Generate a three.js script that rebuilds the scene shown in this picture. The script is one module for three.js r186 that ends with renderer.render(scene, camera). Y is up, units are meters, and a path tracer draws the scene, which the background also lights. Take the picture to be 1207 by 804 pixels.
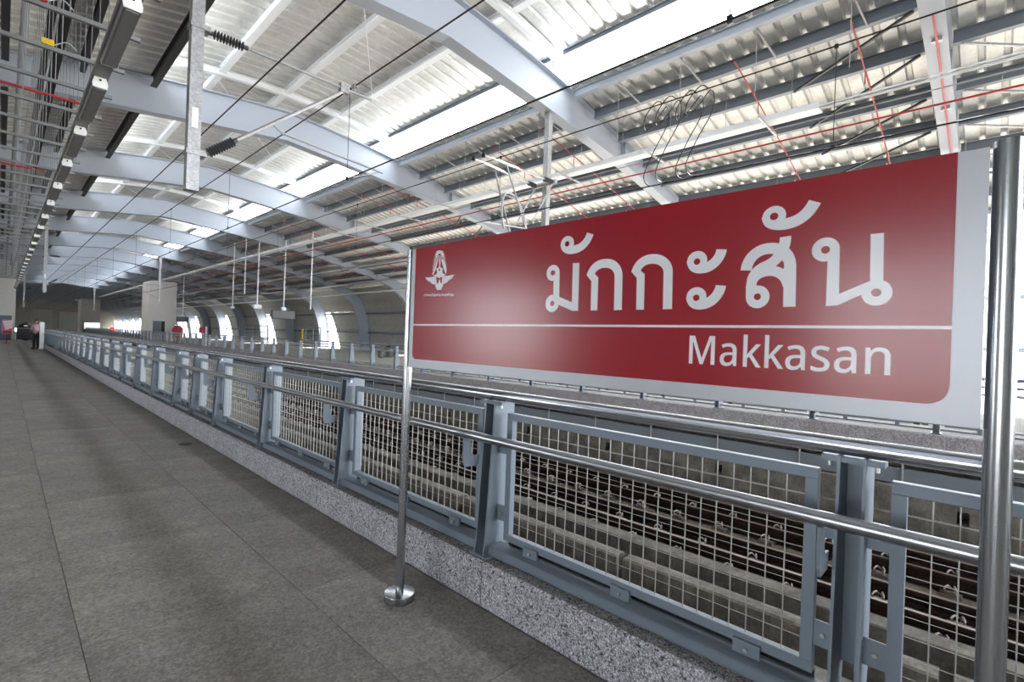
import * as THREE from 'three';
import { mergeGeometries, toCreasedNormals } from 'three/addons/utils/BufferGeometryUtils.js';
import { MarchingCubes } from 'three/addons/objects/MarchingCubes.js';

// ---------------------------------------------------------------- camera, sky, sun, exposure
const scene = new THREE.Scene();
const FPX = 584.17, YAW = 0.800917, PITCH = 0.000417, ROLL = 0.036357, EYE = new THREE.Vector3(0, 1.5, 0);
const fwd = new THREE.Vector3(Math.sin(YAW) * Math.cos(PITCH), Math.sin(PITCH), -Math.cos(YAW) * Math.cos(PITCH));
const right0 = new THREE.Vector3(Math.cos(YAW), 0, Math.sin(YAW));
const up0 = new THREE.Vector3().crossVectors(right0, fwd);
const camRight = right0.clone().multiplyScalar(Math.cos(ROLL)).addScaledVector(up0, Math.sin(ROLL));
const camUp = up0.clone().multiplyScalar(Math.cos(ROLL)).addScaledVector(right0, -Math.sin(ROLL));
const camera = new THREE.PerspectiveCamera(2 * Math.atan(402 / FPX) * 180 / Math.PI, 1207 / 804, 0.05, 600);
camera.position.copy(EYE);
camera.quaternion.setFromRotationMatrix(new THREE.Matrix4().makeBasis(camRight, camUp, fwd.clone().negate()));

scene.background = new THREE.Color(0.9, 0.955, 1.0);       // white overcast haze
scene.backgroundIntensity = 14;
const sun = new THREE.DirectionalLight(0xfffaf3, 120);
sun.position.set(100, 119, -38);                                // high over the far platform's side
sun.target.position.set(0, 0, -30);
sun.castShadow = true;
sun.shadow.mapSize.set(4096, 4096);
Object.assign(sun.shadow.camera, { left: -130, right: 130, top: 60, bottom: -60, near: 1, far: 260 });
scene.add(sun, sun.target);

const renderer = new THREE.WebGLRenderer({ antialias: true });
renderer.toneMapping = THREE.LinearToneMapping;
renderer.toneMappingExposure = 0.92;
renderer.shadowMap.enabled = true;

// ---------------------------------------------------------------- helpers
let seed = 12345;
const rnd = () => { seed = (seed * 1664525 + 1013904223) >>> 0; return seed / 4294967296; };
const taken = {};
const numbered = (n) => { const k = taken[n] = (taken[n] ?? -1) + 1; return k ? n + '_' + String(k).padStart(3, '0') : n; };
const V3 = (x, y, z) => new THREE.Vector3(x, y, z);

// uv in metres from position and normal
function uvm(g) {
  const p = g.attributes.position, n = g.attributes.normal, a = new Float32Array(p.count * 2);
  for (let i = 0; i < p.count; i++) {
    const nx = Math.abs(n.getX(i)), ny = Math.abs(n.getY(i)), nz = Math.abs(n.getZ(i));
    if (ny >= nx && ny >= nz) { a[2 * i] = p.getZ(i); a[2 * i + 1] = p.getX(i); }
    else if (nx >= nz) { a[2 * i] = p.getZ(i); a[2 * i + 1] = p.getY(i); }
    else { a[2 * i] = p.getX(i); a[2 * i + 1] = p.getY(i); }
  }
  g.setAttribute('uv', new THREE.BufferAttribute(a, 2));
  return g;
}
function merged(list) {
  const a = list.map((g) => { const q = g.index ? g.toNonIndexed() : g; for (const k of Object.keys(q.attributes)) if (!['position', 'normal', 'uv'].includes(k)) q.deleteAttribute(k); if (!q.attributes.uv) uvm(q); return q; });
  return a.length === 1 ? a[0] : mergeGeometries(a);
}
// box by its extents
const bx = (x0, x1, y0, y1, z0, z1) => uvm(new THREE.BoxGeometry(Math.abs(x1 - x0), Math.abs(y1 - y0), Math.abs(z1 - z0)).translate((x0 + x1) / 2, (y0 + y1) / 2, (z0 + z1) / 2));
// box with chamfered edges
function cbx(x0, x1, y0, y1, z0, z1, c = 0.004) {
  const s = new THREE.Shape([[x0 + c, y0], [x1 - c, y0], [x1, y0 + c], [x1, y1 - c], [x1 - c, y1], [x0 + c, y1], [x0, y1 - c], [x0, y0 + c]].map(([x, y]) => new THREE.Vector2(x, y)));
  return uvm(new THREE.ExtrudeGeometry(s, { depth: z1 - z0, bevelEnabled: false }).translate(0, 0, z0));
}
// polygon in x-y, extruded from z0 to z1
const ex = (pts, z0, z1) => uvm(new THREE.ExtrudeGeometry(new THREE.Shape(pts.map(([x, y]) => new THREE.Vector2(x, y))), { depth: z1 - z0, bevelEnabled: false }).translate(0, 0, z0));
// round bar between two points
function rod(a, b, r, seg = 8, r2 = r) {
  const A = V3(...a), B = V3(...b), d = B.clone().sub(A), L = d.length();
  const g = new THREE.CylinderGeometry(r2, r, L, seg, 1).translate(0, L / 2, 0);
  g.applyQuaternion(new THREE.Quaternion().setFromUnitVectors(V3(0, 1, 0), d.normalize())).translate(A.x, A.y, A.z);
  return g;
}
// square bar between two points
function bar(a, b, w, h = w) {
  const A = V3(...a), B = V3(...b), L = A.distanceTo(B);
  const g = new THREE.BoxGeometry(w, h, L).translate(0, 0, L / 2);
  const m = new THREE.Matrix4().lookAt(B, A, Math.abs(B.clone().sub(A).normalize().y) > 0.98 ? V3(1, 0, 0) : V3(0, 1, 0));
  return uvm(g.applyMatrix4(m).translate(A.x, A.y, A.z));
}
const tube = (pts, r, n = 24, seg = 6) => new THREE.TubeGeometry(new THREE.CatmullRomCurve3(pts.map((p) => V3(...p))), n, r, seg, false);
const lathe = (pts, seg = 16) => new THREE.LatheGeometry(pts.map(([x, y]) => new THREE.Vector2(x, y)), seg);

function mesh(name, geos, m, parent, label) {
  const g = Array.isArray(geos) ? merged(geos) : geos;
  const o = new THREE.Mesh(g, m);
  o.name = parent && parent !== scene ? name : numbered(name);
  o.castShadow = o.receiveShadow = true;
  if (label) o.userData.label = label;
  (parent ?? scene).add(o);
  return o;
}
function tag(o, label, category, group) { o.userData.label = label; o.userData.category = category; if (group) o.userData.group = group; return o; }
function thing(name, label, category, pos = [0, 0, 0], turn = 0, group) {
  const o = new THREE.Group(); o.name = numbered(name); scene.add(o); o.position.set(...pos); o.rotation.y = turn;
  return tag(o, label, category, group);
}
function solo(name, geos, m, label, category, group) { return tag(mesh(name, geos, m, scene), label, category, group); }
function struct(name, geos, m, label) {
  let o;
  if (geos) o = mesh(name, geos, m, scene); else { o = new THREE.Group(); o.name = numbered(name); scene.add(o); }
  o.userData.kind = 'structure'; o.userData.label = label; o.userData.category = name.split('_')[0];
  return o;
}
function copy(o, pos, label, turn) {
  const c = o.clone(); c.name = numbered(o.name.replace(/_\d{3}$/, '')); c.userData = { ...o.userData };
  if (label) c.userData.label = label;
  c.position.set(...pos); if (turn !== undefined) c.rotation.y = turn;
  scene.add(c); return c;
}

// ---------------------------------------------------------------- textures
function dtex(w, h, fn, repeat, srgb = true) {
  const d = new Uint8Array(w * h * 4);
  for (let y = 0; y < h; y++) for (let x = 0; x < w; x++) {
    const c = fn(x, y), i = (y * w + x) * 4;
    d[i] = c[0]; d[i + 1] = c[1]; d[i + 2] = c[2]; d[i + 3] = 255;
  }
  const t = new THREE.DataTexture(d, w, h);
  t.wrapS = t.wrapT = THREE.RepeatWrapping; t.magFilter = THREE.LinearFilter; t.minFilter = THREE.LinearMipmapLinearFilter; t.generateMipmaps = true;
  if (srgb) t.colorSpace = THREE.SRGBColorSpace;
  t.repeat.set(repeat, repeat); t.needsUpdate = true;
  return t;
}
// tileable value noise
function noiseGrid(n) { const a = new Float32Array(n * n); for (let i = 0; i < a.length; i++) a[i] = rnd(); return a; }
function tnoise(grid, n, x, y) {
  const xi = Math.floor(x), yi = Math.floor(y), fx = x - xi, fy = y - yi, sx = fx * fx * (3 - 2 * fx), sy = fy * fy * (3 - 2 * fy);
  const g = (i, j) => grid[((j % n) + n) % n * n + ((i % n) + n) % n];
  return (g(xi, yi) * (1 - sx) + g(xi + 1, yi) * sx) * (1 - sy) + (g(xi, yi + 1) * (1 - sx) + g(xi + 1, yi + 1) * sx) * sy;
}
const gA = noiseGrid(256), gB = noiseGrid(64), gC = noiseGrid(16), gD = noiseGrid(8), gE = noiseGrid(128);
const cl = (v) => Math.max(0, Math.min(255, v));
// speckled grey granite, 1 m across
const texGranite = dtex(1024, 1024, (x, y) => {
  const a = tnoise(gA, 256, x / 4, y / 4), b = tnoise(gE, 128, x / 8 + 31, y / 8 + 7), c = tnoise(gC, 16, x / 64, y / 64);
  let v = 176 + (a - 0.5) * 120 + (c - 0.5) * 22;
  if (b > 0.62) v -= 62 * (b - 0.62) / 0.2;
  if (a > 0.72 && b < 0.5) v += 24;
  return [cl(v), cl(v - 2), cl(v + 2)];
}, 1);
// flamed brown-grey granite paving with scuffs, 2 m across
const texFloor = dtex(1024, 1024, (x, y) => {
  const a = tnoise(gA, 256, x / 4, y / 4), b = tnoise(gE, 128, x / 8 + 3, y / 8 + 17), c = tnoise(gC, 16, x / 64, y / 64), d = tnoise(gD, 8, x / 128, y / 128), e = tnoise(gB, 64, x / 16, y / 16);
  let v = 160 + (a - 0.5) * 44 + (b - 0.5) * 30 + (e - 0.5) * 10 + (c - 0.5) * 12 + (d - 0.5) * 18;
  return [cl(v), cl(v - 1), cl(v - 2)];
}, 0.5);
const texFloorBump = dtex(512, 512, (x, y) => { const v = 128 + (tnoise(gE, 128, x / 4, y / 4) - 0.5) * 150 + (tnoise(gA, 256, x / 2, y / 2) - 0.5) * 90; return [cl(v), cl(v), cl(v)]; }, 1.25, false);
const texConcrete = dtex(512, 512, (x, y) => {
  const a = tnoise(gA, 256, x / 2, y / 2), b = tnoise(gB, 64, x / 8, y / 8), c = tnoise(gC, 16, x / 32, y / 32), s = tnoise(gE, 128, x / 4, y / 32 + 40);
  const v = 176 + (a - 0.5) * 24 + (b - 0.5) * 26 + (c - 0.5) * 46 + (s - 0.5) * 18;
  return [cl(v), cl(v - 1), cl(v - 4)];
}, 0.5);
const texGalv = dtex(256, 256, (x, y) => {
  const b = tnoise(gB, 64, x / 8, y / 4), c = tnoise(gC, 16, x / 16, y / 16), v = 205 + (b - 0.5) * 34 + (c - 0.5) * 30;
  return [cl(v), cl(v), cl(v + 2)];
}, 2);
const texSheet = dtex(256, 256, (x, y) => {
  const b = tnoise(gB, 64, x / 4, y / 4), c = tnoise(gC, 16, x / 16, y / 16), v = 226 + (b - 0.5) * 14 + (c - 0.5) * 20;
  return [cl(v), cl(v), cl(v - 2)];
}, 0.3);
const texRust = dtex(256, 256, (x, y) => {
  const b = tnoise(gB, 64, x / 4, y / 4), c = tnoise(gC, 16, x / 16, y / 16), v = 150 + (b - 0.5) * 90 + (c - 0.5) * 60;
  return [cl(v), cl(v * 0.86), cl(v * 0.76)];
}, 1.5);

// ---------------------------------------------------------------- materials
const std = (color, roughness, metalness = 0, extra = {}) => new THREE.MeshStandardMaterial({ color, roughness, metalness, side: THREE.DoubleSide, ...extra });
const M = {
  floor: [0xd2cdc9, 0xccc7c3, 0xd8d3cf].map((c) => std(c, 0.62, 0, { map: texFloor, bumpMap: texFloorBump, bumpScale: 0.0012 })),
  joint: std(0x86817c, 0.9),
  granite: std(0xe8e6ea, 0.6, 0, { map: texGranite }),
  graniteTop: std(0xb4b2b2, 0.75, 0, { map: texGranite }),  // darker tone for the top faces of the kerb blocks
  grout: std(0xc9c6c2, 0.85),
  rail: std(0x6f7985, 0.42),
  stainless: std(0xb2b5ba, 0.2, 1),
  stainlessDull: std(0xa6a8ac, 0.3, 1),
  wire: std(0xa5a5a2, 0.45, 0.8),
  bolt: std(0xd8d8d6, 0.3, 0.9),
  girder: std(0xa3abb8, 0.5),
  purlin: std(0x737b86, 0.5),
  whiteSteel: std(0xe6eaef, 0.5),
  deck: std(0xeeefef, 0.42, 0.25, { map: texSheet }),
  wall: std(0xc9c9c4, 0.55, 0.1, { map: texSheet }),
  concrete: std(0x9d9993, 0.9, 0, { map: texConcrete }),
  trackbed: std(0x92877c, 0.95, 0, { map: texConcrete }),
  rust: std(0x4d382e, 0.65, 0.35, { map: texRust }),
  railHead: std(0x9a8f88, 0.32, 0.8),
  clip: std(0xa8a29a, 0.4, 0.7),
  plate: std(0x8d8880, 0.42, 0.75),
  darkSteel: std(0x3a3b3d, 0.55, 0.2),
  galv: std(0xcfd0d2, 0.45, 0.35, { map: texGalv }),
  red: std(0xa8242c, 0.45),
  black: std(0x0c0c0e, 0.5),
  cable: std(0x141416, 0.6),
  insulator: std(0x4a4c50, 0.35),
  lampBody: std(0x8a8a8d, 0.45, 0.4),
  lampGrey: std(0x8b8a8c, 0.5),
  hanger: std(0x808183, 0.5, 0.4),
  duct: std(0x202123, 0.6),
  lampWhite: std(0xf0f0ee, 0.4),
  tray: std(0x77787a, 0.5, 0.4),
  render: std(0xd6d2cf, 0.8),
  renderBlue: std(0x6d7380, 0.7),
  yellow: std(0xd9b21c, 0.5),
};

// ================================================================ PLATFORM
const Z1 = 19, ZF = -200, KX = 1.915;
{
  const floor = struct('floor', [bx(-12.4, KX, -0.42, -0.012, ZF, Z1)], M.joint, 'grey brown granite paved platform floor beside the railing');
  const TZ = 1.3, g = 0.0015;
  const cols = [[-0.65, 0.3], [0.3, 1.25], [1.25, KX]];
  const tileGeo = {};
  const tg = (w) => tileGeo[w.toFixed(3)] ??= (() => cbx(-w / 2 + g, w / 2 - g, -0.012, 0, -TZ / 2 + g, TZ / 2 - g, 0.0012))();
  const rows = 88;
  for (let i = 0; i < rows; i++) for (let c = 0; c < 3; c++) {
    const [a, b] = cols[c], z = 7.25 - 0.5 - i * TZ + (c === 2 ? 0.15 : 0) - 0.0;
    const m = M.floor[(i * 7 + c * 5 + ((i * i) % 3)) % 3];
    const o = mesh('tile', tg(b - a), m, floor); o.position.set((a + b) / 2, 0, z);
  }
  // paving further off and outside the view, joined
  const rest = [];
  for (let i = 0; i < 62; i++) for (let c = 0; c < 3; c++) { const z = 6.75 - (rows + i) * TZ; rest.push(cbx(cols[c][0] + g, cols[c][1] - g, -0.012, 0, z - TZ / 2 + g, z + TZ / 2 - g, 0.0012)); }
  for (let z = Z1; z > -190; z -= TZ * 4) for (let x = -12.35; x < -0.66; x += 0.95 * 2) rest.push(bx(x + g, Math.min(x + 1.9, -0.65) - g, -0.012, 0, z - TZ * 4 + g, z - g));
  const r = mesh('tile', rest, M.floor[0], floor); r.userData.kind = 'stuff';
}
solo('floor_drain', [lathe([[0, 0], [0.075, 0], [0.075, 0.004], [0.068, 0.006], [0, 0.004]], 24).translate(1.72, 0, -7.55)], M.darkSteel, 'small round dark drain cover in the paving beside the kerb', 'drain');
// kerb of granite blocks under the railing
function kerb(name, label, xf, xb, z0, z1, off, blockLen, sgn) {
  const k = struct(name, [bx(Math.min(xf, xb) + 0.012, Math.max(xf, xb) - 0.012, -0.3, 0.242, z1, z0)], M.grout, label);
  k.userData.category = 'kerb';
  const geo = cbx(Math.min(xf, xb), Math.max(xf, xb), -0.008, 0.25, -blockLen / 2 + 0.003, blockLen / 2 - 0.003, 0.014);
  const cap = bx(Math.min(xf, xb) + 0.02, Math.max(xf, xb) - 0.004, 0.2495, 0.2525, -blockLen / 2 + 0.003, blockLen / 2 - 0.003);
  for (let z = off; z - blockLen > z1; z -= blockLen) {
    const b = mesh('granite_block', geo, M.granite, k); b.position.z = z - blockLen / 2;
    const c = mesh('top_slab', cap, M.graniteTop, b, 'darker granite top face');
  }
  return k;
}
kerb('trim_1', 'speckled grey granite kerb under the near platform railing', KX, 2.13, Z1, -64, 4.21, 2.08, 1);
kerb('trim_2', 'granite kerb along the platform across the tracks', 10.42, 10.78, 6, -200, 4.3, 2.4, -1);

// ================================================================ RAILING
const postZ = [3.21, 1.44, -0.33, -2.1, -3.87, -5.64, -7.32, -8.45, -9.52, -11.2, -12.92, -14.66];
for (let z = -16.42; z > -59.6; z -= 1.76) postZ.push(z);
function makePost() {
  const t = thing('railing_post', 'blue grey tapered twin plate railing post bolted to the near granite kerb', 'railing post', [0, 0, 0], 0, 'posts of the near railing');
  const fl = [[1.948, 0.253], [2.125, 0.253], [2.165, 0.4], [2.165, 1.15], [2.005, 1.15], [1.962, 0.34]];
  mesh('flange', ex(fl, 0.032, 0.042), M.rail, t);
  mesh('flange', ex(fl, -0.042, -0.032), M.rail, t);
  mesh('web', bx(2.13, 2.14, 0.4, 1.147, -0.032, 0.032), M.rail, t);
  mesh('base_plate', bx(1.945, 2.125, 0.253, 0.265, -0.07, 0.07), M.rail, t);
  const tp = mesh('saddle', [bx(2.008, 2.076, 1.128, 1.147, -0.09, 0.09)], M.rail, t);
  for (const s of [-1, 1]) mesh('bolt', rod([2.03, 1.108, s * 0.068], [2.03, 1.128, s * 0.068], 0.007, 6), M.bolt, tp);
  for (const y of [0.5, 0.89]) for (const s of [-1, 1]) {
    const l = mesh('lug', bx(2.052, 2.06, y - 0.045, y + 0.045, s > 0 ? 0.042 : -0.1045, s > 0 ? 0.1045 : -0.042), M.rail, t);
    mesh('bolt', rod([2.052, y, s * 0.075], [2.04, y, s * 0.075], 0.008, 6), M.bolt, l);
  }
  const J = [[1.856, 0.9332], [1.856, 0.8], [1.872, 0.768], [1.968, 0.768], [1.982, 0.826], [1.932, 0.826], [1.92, 0.842], [1.906, 0.9332]];
  mesh('handrail_bracket', ex(J, -0.062, -0.052), M.rail, t, 'hook shaped pale bracket carrying the lower handrail');
  return t;
}
const post0 = makePost();
const postLabel = { 2: 'tapered railing post seen below the sign near its larger right post', 3: 'tapered railing post just behind the left end of the sign board', 4: 'tapered railing post left of the slim sign post, next to a full mesh panel', 6: 'first post of the closely spaced railing posts beside the kerb expansion joint', 7: 'middle post of the closely spaced railing posts beside the kerb expansion joint' };
postZ.forEach((z, i) => { if (i) copy(post0, [0, 0, z], postLabel[i]); else post0.position.z = z; });

const panelGeo = {};
function panelParts(L) {
  return panelGeo[L.toFixed(2)] ??= (() => {
    const h = L / 2, y0 = 0.352, y1 = 1.085, w = 0.04, x0 = 2.045, x1 = 2.083;
    const frame = [cbx(x0, x1, y0, y0 + w, -h, h, 0.003), cbx(x0, x1, y1 - w, y1, -h, h, 0.003), bx(x0, x1, y0 + w, y1 - w, -h, -h + w), bx(x0, x1, y0 + w, y1 - w, h - w, h)];
    const wires = [], cross = [], r = 0.0019;
    const nv = Math.round((L - 2 * w) / 0.0635), nh = Math.round((y1 - y0 - 2 * w) / 0.0635);
    for (let i = 1; i < nv; i++) { const z = -h + w + i * (L - 2 * w) / nv; wires.push(bx(2.062 - r, 2.062 + r, y0 + w, y1 - w, z - r, z + r)); }
    for (let i = 1; i < nh; i++) { const y = y0 + w + i * (y1 - y0 - 2 * w) / nh; cross.push(bx(2.0663 - r * 0.38, 2.0663 + r * 0.38, y - r * 0.38, y + r * 0.38, -h + w, h - w)); }
    return { frame: merged(frame), wires: merged(wires), cross: merged(cross) };
  })();
}
const beamGeo = {};
function bottomRail(L) {
  return beamGeo[L.toFixed(2)] ??= (() => merged([bx(1.985, 2.085, 0.267, 0.274, -L / 2, L / 2), bx(1.985, 1.993, 0.27, 0.318, -L / 2, L / 2), bx(1.985, 2.085, 0.312, 0.32, -L / 2, L / 2), bx(2.077, 2.085, 0.27, 0.312, -L / 2, L / 2)]))();
}
const lugGeo = merged([bx(2.03, 2.044, 0.3205, 0.372, -0.05, 0.05)]), lugBolt = rod([2.03, 0.345, 0], [2.018, 0.345, 0], 0.008, 6);
for (let i = 0; i + 1 < postZ.length; i++) {
  const za = postZ[i], zb = postZ[i + 1], span = za - zb, zc = (za + zb) / 2, L = span - 0.21;
  const p = thing('mesh_panel', { 1: 'mesh panel partly hidden by the larger right post of the sign', 2: 'framed wire mesh panel directly below the lettering of the sign', 3: 'framed wire mesh panel crossed by the slim left post of the sign', 6: 'narrow mesh panel beside the kerb expansion joint' }[i] ?? 'framed welded wire mesh infill panel between two near railing posts', 'mesh panel', [0, 0, zc], 0, 'mesh panels of the near railing');
  const pp = panelParts(L);
  mesh('frame', pp.frame, M.rail, p); mesh('upright_wires', pp.wires, M.wire, p, 'close set upright galvanised wires').userData.kind = 'stuff'; mesh('cross_wires', pp.cross, M.wire, p, 'thin level wires').userData.kind = 'stuff';
  for (const s of [-0.36, 0, 0.36]) { const l = mesh('lug', lugGeo, M.rail, p); l.position.z = s * L; mesh('bolt', lugBolt, M.bolt, l); }
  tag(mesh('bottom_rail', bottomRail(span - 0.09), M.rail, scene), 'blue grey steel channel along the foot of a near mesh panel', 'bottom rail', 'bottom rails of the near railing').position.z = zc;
  { const b = scene.children[scene.children.length - 1]; mesh('slot_shade_strip', bx(2.09, 2.1, 0.29, 0.349, -L / 2, L / 2), M.black, b, 'black strip painted as the shade in the slot under the panel'); }  // black strip puts the shade of the slot into colour
}
{
  const z0 = 3.4, z1 = -59.5;
  solo('top_handrail', rod([2.042, 1.18, z0], [2.042, 1.18, z1], 0.031, 20), M.stainless, 'long polished stainless steel tube on top of the near railing posts', 'handrail');
  solo('lower_handrail', rod([1.882, 0.958, z0], [1.882, 0.958, z1], 0.0245, 20), M.stainlessDull, 'thinner stainless steel handrail held by hooks in front of the mesh panels', 'handrail');
}
// railing of the platform across the tracks
{
  const X = 10.62, zs = []; for (let z = 2.9; z > -118; z -= 1.76) zs.push(z);
  const t = thing('railing_post', 'blue grey railing post on the kerb of the far platform', 'railing post', [X, 0, zs[0]], 0, 'posts of the far railing');
  const fl = [[-0.09, 0.253], [0.12, 0.253], [0.06, 1.15], [-0.06, 1.15]];
  mesh('flange', ex(fl, 0.034, 0.044), M.rail, t); mesh('flange', ex(fl, -0.044, -0.034), M.rail, t); mesh('web', bx(-0.005, 0.005, 0.26, 1.15, -0.034, 0.034), M.rail, t);
  mesh('base_plate', bx(-0.11, 0.13, 0.2525, 0.264, -0.07, 0.07), M.rail, t);
  zs.forEach((z, i) => { if (i) copy(t, [X, 0, z]); });
  const railG = [bx(-0.018, 0.018, 0.3, 0.335, -0.83, 0.83), bx(-0.02, 0.02, 0.37, 0.4, -0.78, 0.78), bx(-0.02, 0.02, 1.035, 1.075, -0.78, 0.78), bx(-0.01, 0.01, 0.335, 0.37, -0.4, -0.34), bx(-0.01, 0.01, 0.335, 0.37, 0.34, 0.4)];
  const fg = merged(railG), wg = []; 
  for (let i = -11; i <= 11; i++) wg.push(bx(-0.0012, 0.0012, 0.4, 1.04, i * 0.0665 - 0.0012, i * 0.0665 + 0.0012));
  const wgm = merged(wg);
  for (let i = 0; i + 1 < zs.length; i++) {
    const p = thing('mesh_panel', 'slim framed wire panel between two posts of the far railing', 'mesh panel', [X, 0, (zs[i] + zs[i + 1]) / 2], 0, 'panels of the far railing');
    mesh('frame', fg, M.rail, p); mesh('wire_mesh', wgm, M.wire, p);
  }
  solo('top_handrail', rod([X, 1.178, 3], [X, 1.178, -118], 0.03, 10), M.rail, 'grey top rail of the railing on the far platform', 'handrail');
  solo('lower_handrail', rod([X + 0.12, 0.93, 3], [X + 0.12, 0.93, -118], 0.022, 8), M.stainlessDull, 'thin lower handrail of the railing on the far platform', 'handrail');
}

// ================================================================ TRACK TRENCH
{
  const tb = struct('floor', [bx(2.13, 10.42, -2.1, -1.6, ZF, Z1)], M.trackbed, 'sunken trackbed between the two platforms'); tb.userData.category = 'trackbed';
  const w1 = struct('wall_near', [bx(1.93, 2.13, -2.1, -0.3, ZF, Z1)], M.concrete, 'concrete wall below the near platform edge');
  w1.userData.category = 'wall';
  // far side wall: ledge with drain holes, recess with a blue grey beam, slab edge
  const hz = [-0.25, -3.89, -6.5, -9.06, -12.5, -16, -19.5, -23, -26.5, -30];
  const g = [bx(9.95, 10.55, -2.1, -1.02, ZF, Z1), bx(10.1, 10.55, -0.82, -0.62, ZF, Z1)];
  let zp = Z1; for (const h of hz) { g.push(bx(10.1, 10.55, -1.02, -0.82, h + 0.07, zp)); zp = h - 0.07; } g.push(bx(10.1, 10.55, -1.02, -0.82, ZF, zp));
  const w2 = struct('wall_far', g, M.concrete, 'weathered concrete trench wall with square drain holes below the far platform'); w2.userData.category = 'wall';
  mesh('backing', bx(10.9, 11.2, -2.1, -0.1, ZF, Z1), M.concrete, w2, 'back wall of the recess below the slab');
  mesh('slab_edge', bx(10.36, 12, -0.1, -0.008, ZF, Z1), M.concrete, w2);
  const bm = solo('edge_beam', [bx(10.3, 10.42, -0.6, -0.36, -60, 6)], M.rail, 'blue grey steel beam under the edge of the far platform', 'beam');
  for (let z = 2; z > -40; z -= 1.5) mesh('hanger', bx(10.28, 10.3, -0.6, -0.1, z - 0.012, z + 0.012), M.galv, bm);
  // concrete upstands between the tracks: trough walls in lengths with gaps
  const tg = cbx(5.36, 5.56, -1.6, -1.1, -1.46, 1.46, 0.02);
  for (let i = 0; i < 22; i++) { const o = tag(mesh('trough_wall', tg, M.concrete, scene), 'low precast concrete trough wall between the two tracks', 'trough wall', 'trough walls between the tracks'); o.position.z = 2.55 - 0.18 - i * 3.02 - 1.46 + 0.4; }
  solo('track_plinth', [cbx(6.06, 6.32, -1.6, -1.16, -150, 8, 0.015)], M.concrete, 'long concrete plinth edge in front of the far track', 'plinth');
  solo('track_plinth', [cbx(4.62, 4.9, -1.6, -1.16, -150, 8, 0.015)], M.concrete, 'long concrete plinth edge behind the near track', 'plinth');
  solo('track_slab', [bx(6.32, 9.4, -1.6, -1.34, -150, 8)], M.trackbed, 'rust stained slab under the far track', 'slab');
  solo('track_slab', [bx(2.7, 4.62, -1.6, -1.34, -150, 8)], M.trackbed, 'rust stained slab under the near track', 'slab');
  // rails
  const railThings = {};
  const prof = (x, y, k = 1) => [[-0.07, 0], [0.07, 0], [0.07, 0.012], [0.012, 0.03], [0.009, 0.12], [0.036, 0.135], [0.036, 0.165], [0.028, 0.172], [-0.028, 0.172], [-0.036, 0.165], [-0.036, 0.135], [-0.009, 0.12], [-0.012, 0.03], [-0.07, 0.012]].map(([a, b]) => [x + a, y + b * k]);
  const mk = (x, label) => { const t = railThings[x] = thing('rail', label, 'rail'); mesh('web', ex(prof(x, -1.3), -150, 8), M.rust, t); mesh('running_surface', bx(x - 0.024, x + 0.024, -1.1282, -1.126, -150, 8), M.railHead, t, 'worn brighter strip on the railhead'); };
  mk(6.62, 'rusty steel rail of the far track next to the concrete plinth');
  mk(7.2, 'rusty check rail between the two running rails of the far track');
  mk(8.05, 'rusty steel rail of the far track on the wall side');
  mk(8.65, 'rusty check rail of the far track nearest the trench wall');
  mk(3.1, 'rusty rail of the near track by the platform'); mk(4.5, 'rusty rail of the near track by the trough walls');
  // fastenings, one plate with its clips each
  const plateG = merged([bx(-0.2, 0.2, -1.34, -1.3, -0.1, 0.1)]);
  const clipG = merged([tube([[-0.16, -1.3, -0.05], [-0.17, -1.25, -0.06], [-0.12, -1.22, -0.03], [-0.075, -1.26, 0.0]], 0.011, 6, 5), tube([[-0.17, -1.3, 0.03], [-0.18, -1.235, 0.05], [-0.12, -1.215, 0.03], [-0.08, -1.27, 0.02]], 0.011, 6, 5), bx(-0.2, -0.13, -1.3, -1.27, -0.04, 0.05)]);
  const clipB = clipG.clone().rotateY(Math.PI);
  let n = 0;
  for (const x of [6.62, 7.2, 8.05, 8.65]) for (let z = 0.4 + (x > 7 && x < 8 ? 0.1 : 0); z > -44; z -= 0.68, n++) {
    const b = mesh('base_plate', plateG, M.plate, railThings[x], 'cast base plate with sprung clips'); b.position.set(x, 0, z); mesh('clip', clipG, M.clip, b); mesh('clip', clipB, M.clip, b);
  }
}

// ================================================================ FAR PLATFORM
{
  struct('floor', [bx(10.78, 26.2, -0.42, 0, ZF, Z1)], M.concrete, 'pale paved floor of the platform across the tracks').userData.category = 'floor';
  struct('ground', [bx(-400, 400, -12.5, -12, -500, 300)], M.concrete, 'pale ground far below the station').userData.category = 'ground';
}

// ================================================================ ROOF AND WALLS
const XC = 6.8;
const curve = (pts) => new THREE.SplineCurve(pts.map(([x, y]) => new THREE.Vector2(x, y)));
const topR = [[6.8, 9.28], [8.5, 9.15], [11.1, 8.86], [14.4, 8.2], [17.3, 7.5], [20, 6.95], [22, 6.5], [23.5, 6.05], [24.4, 5.55], [25.1, 4.75], [25.6, 3.6], [25.9, 1.8], [26, 0]];
const botR = [[6.8, 8.28], [8.5, 8.12], [10.4, 7.92], [14.2, 7.5], [17.5, 6.95], [20.5, 6.3], [22, 5.85], [23, 5.36], [23.74, 4.8], [24.38, 3.6], [24.8, 2], [25, 0]];
const mirror = (p) => [2 * XC - p[0], p[1]];
const sample = (pts, n) => curve(pts).getSpacedPoints(n).map((v) => [v.x, v.y]);
const T = sample(topR, 48), B = sample(botR, 48);
const full = (P) => [...P.slice(1).reverse().map(mirror), ...P];
const TT = full(T), BB = full(B);
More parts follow.
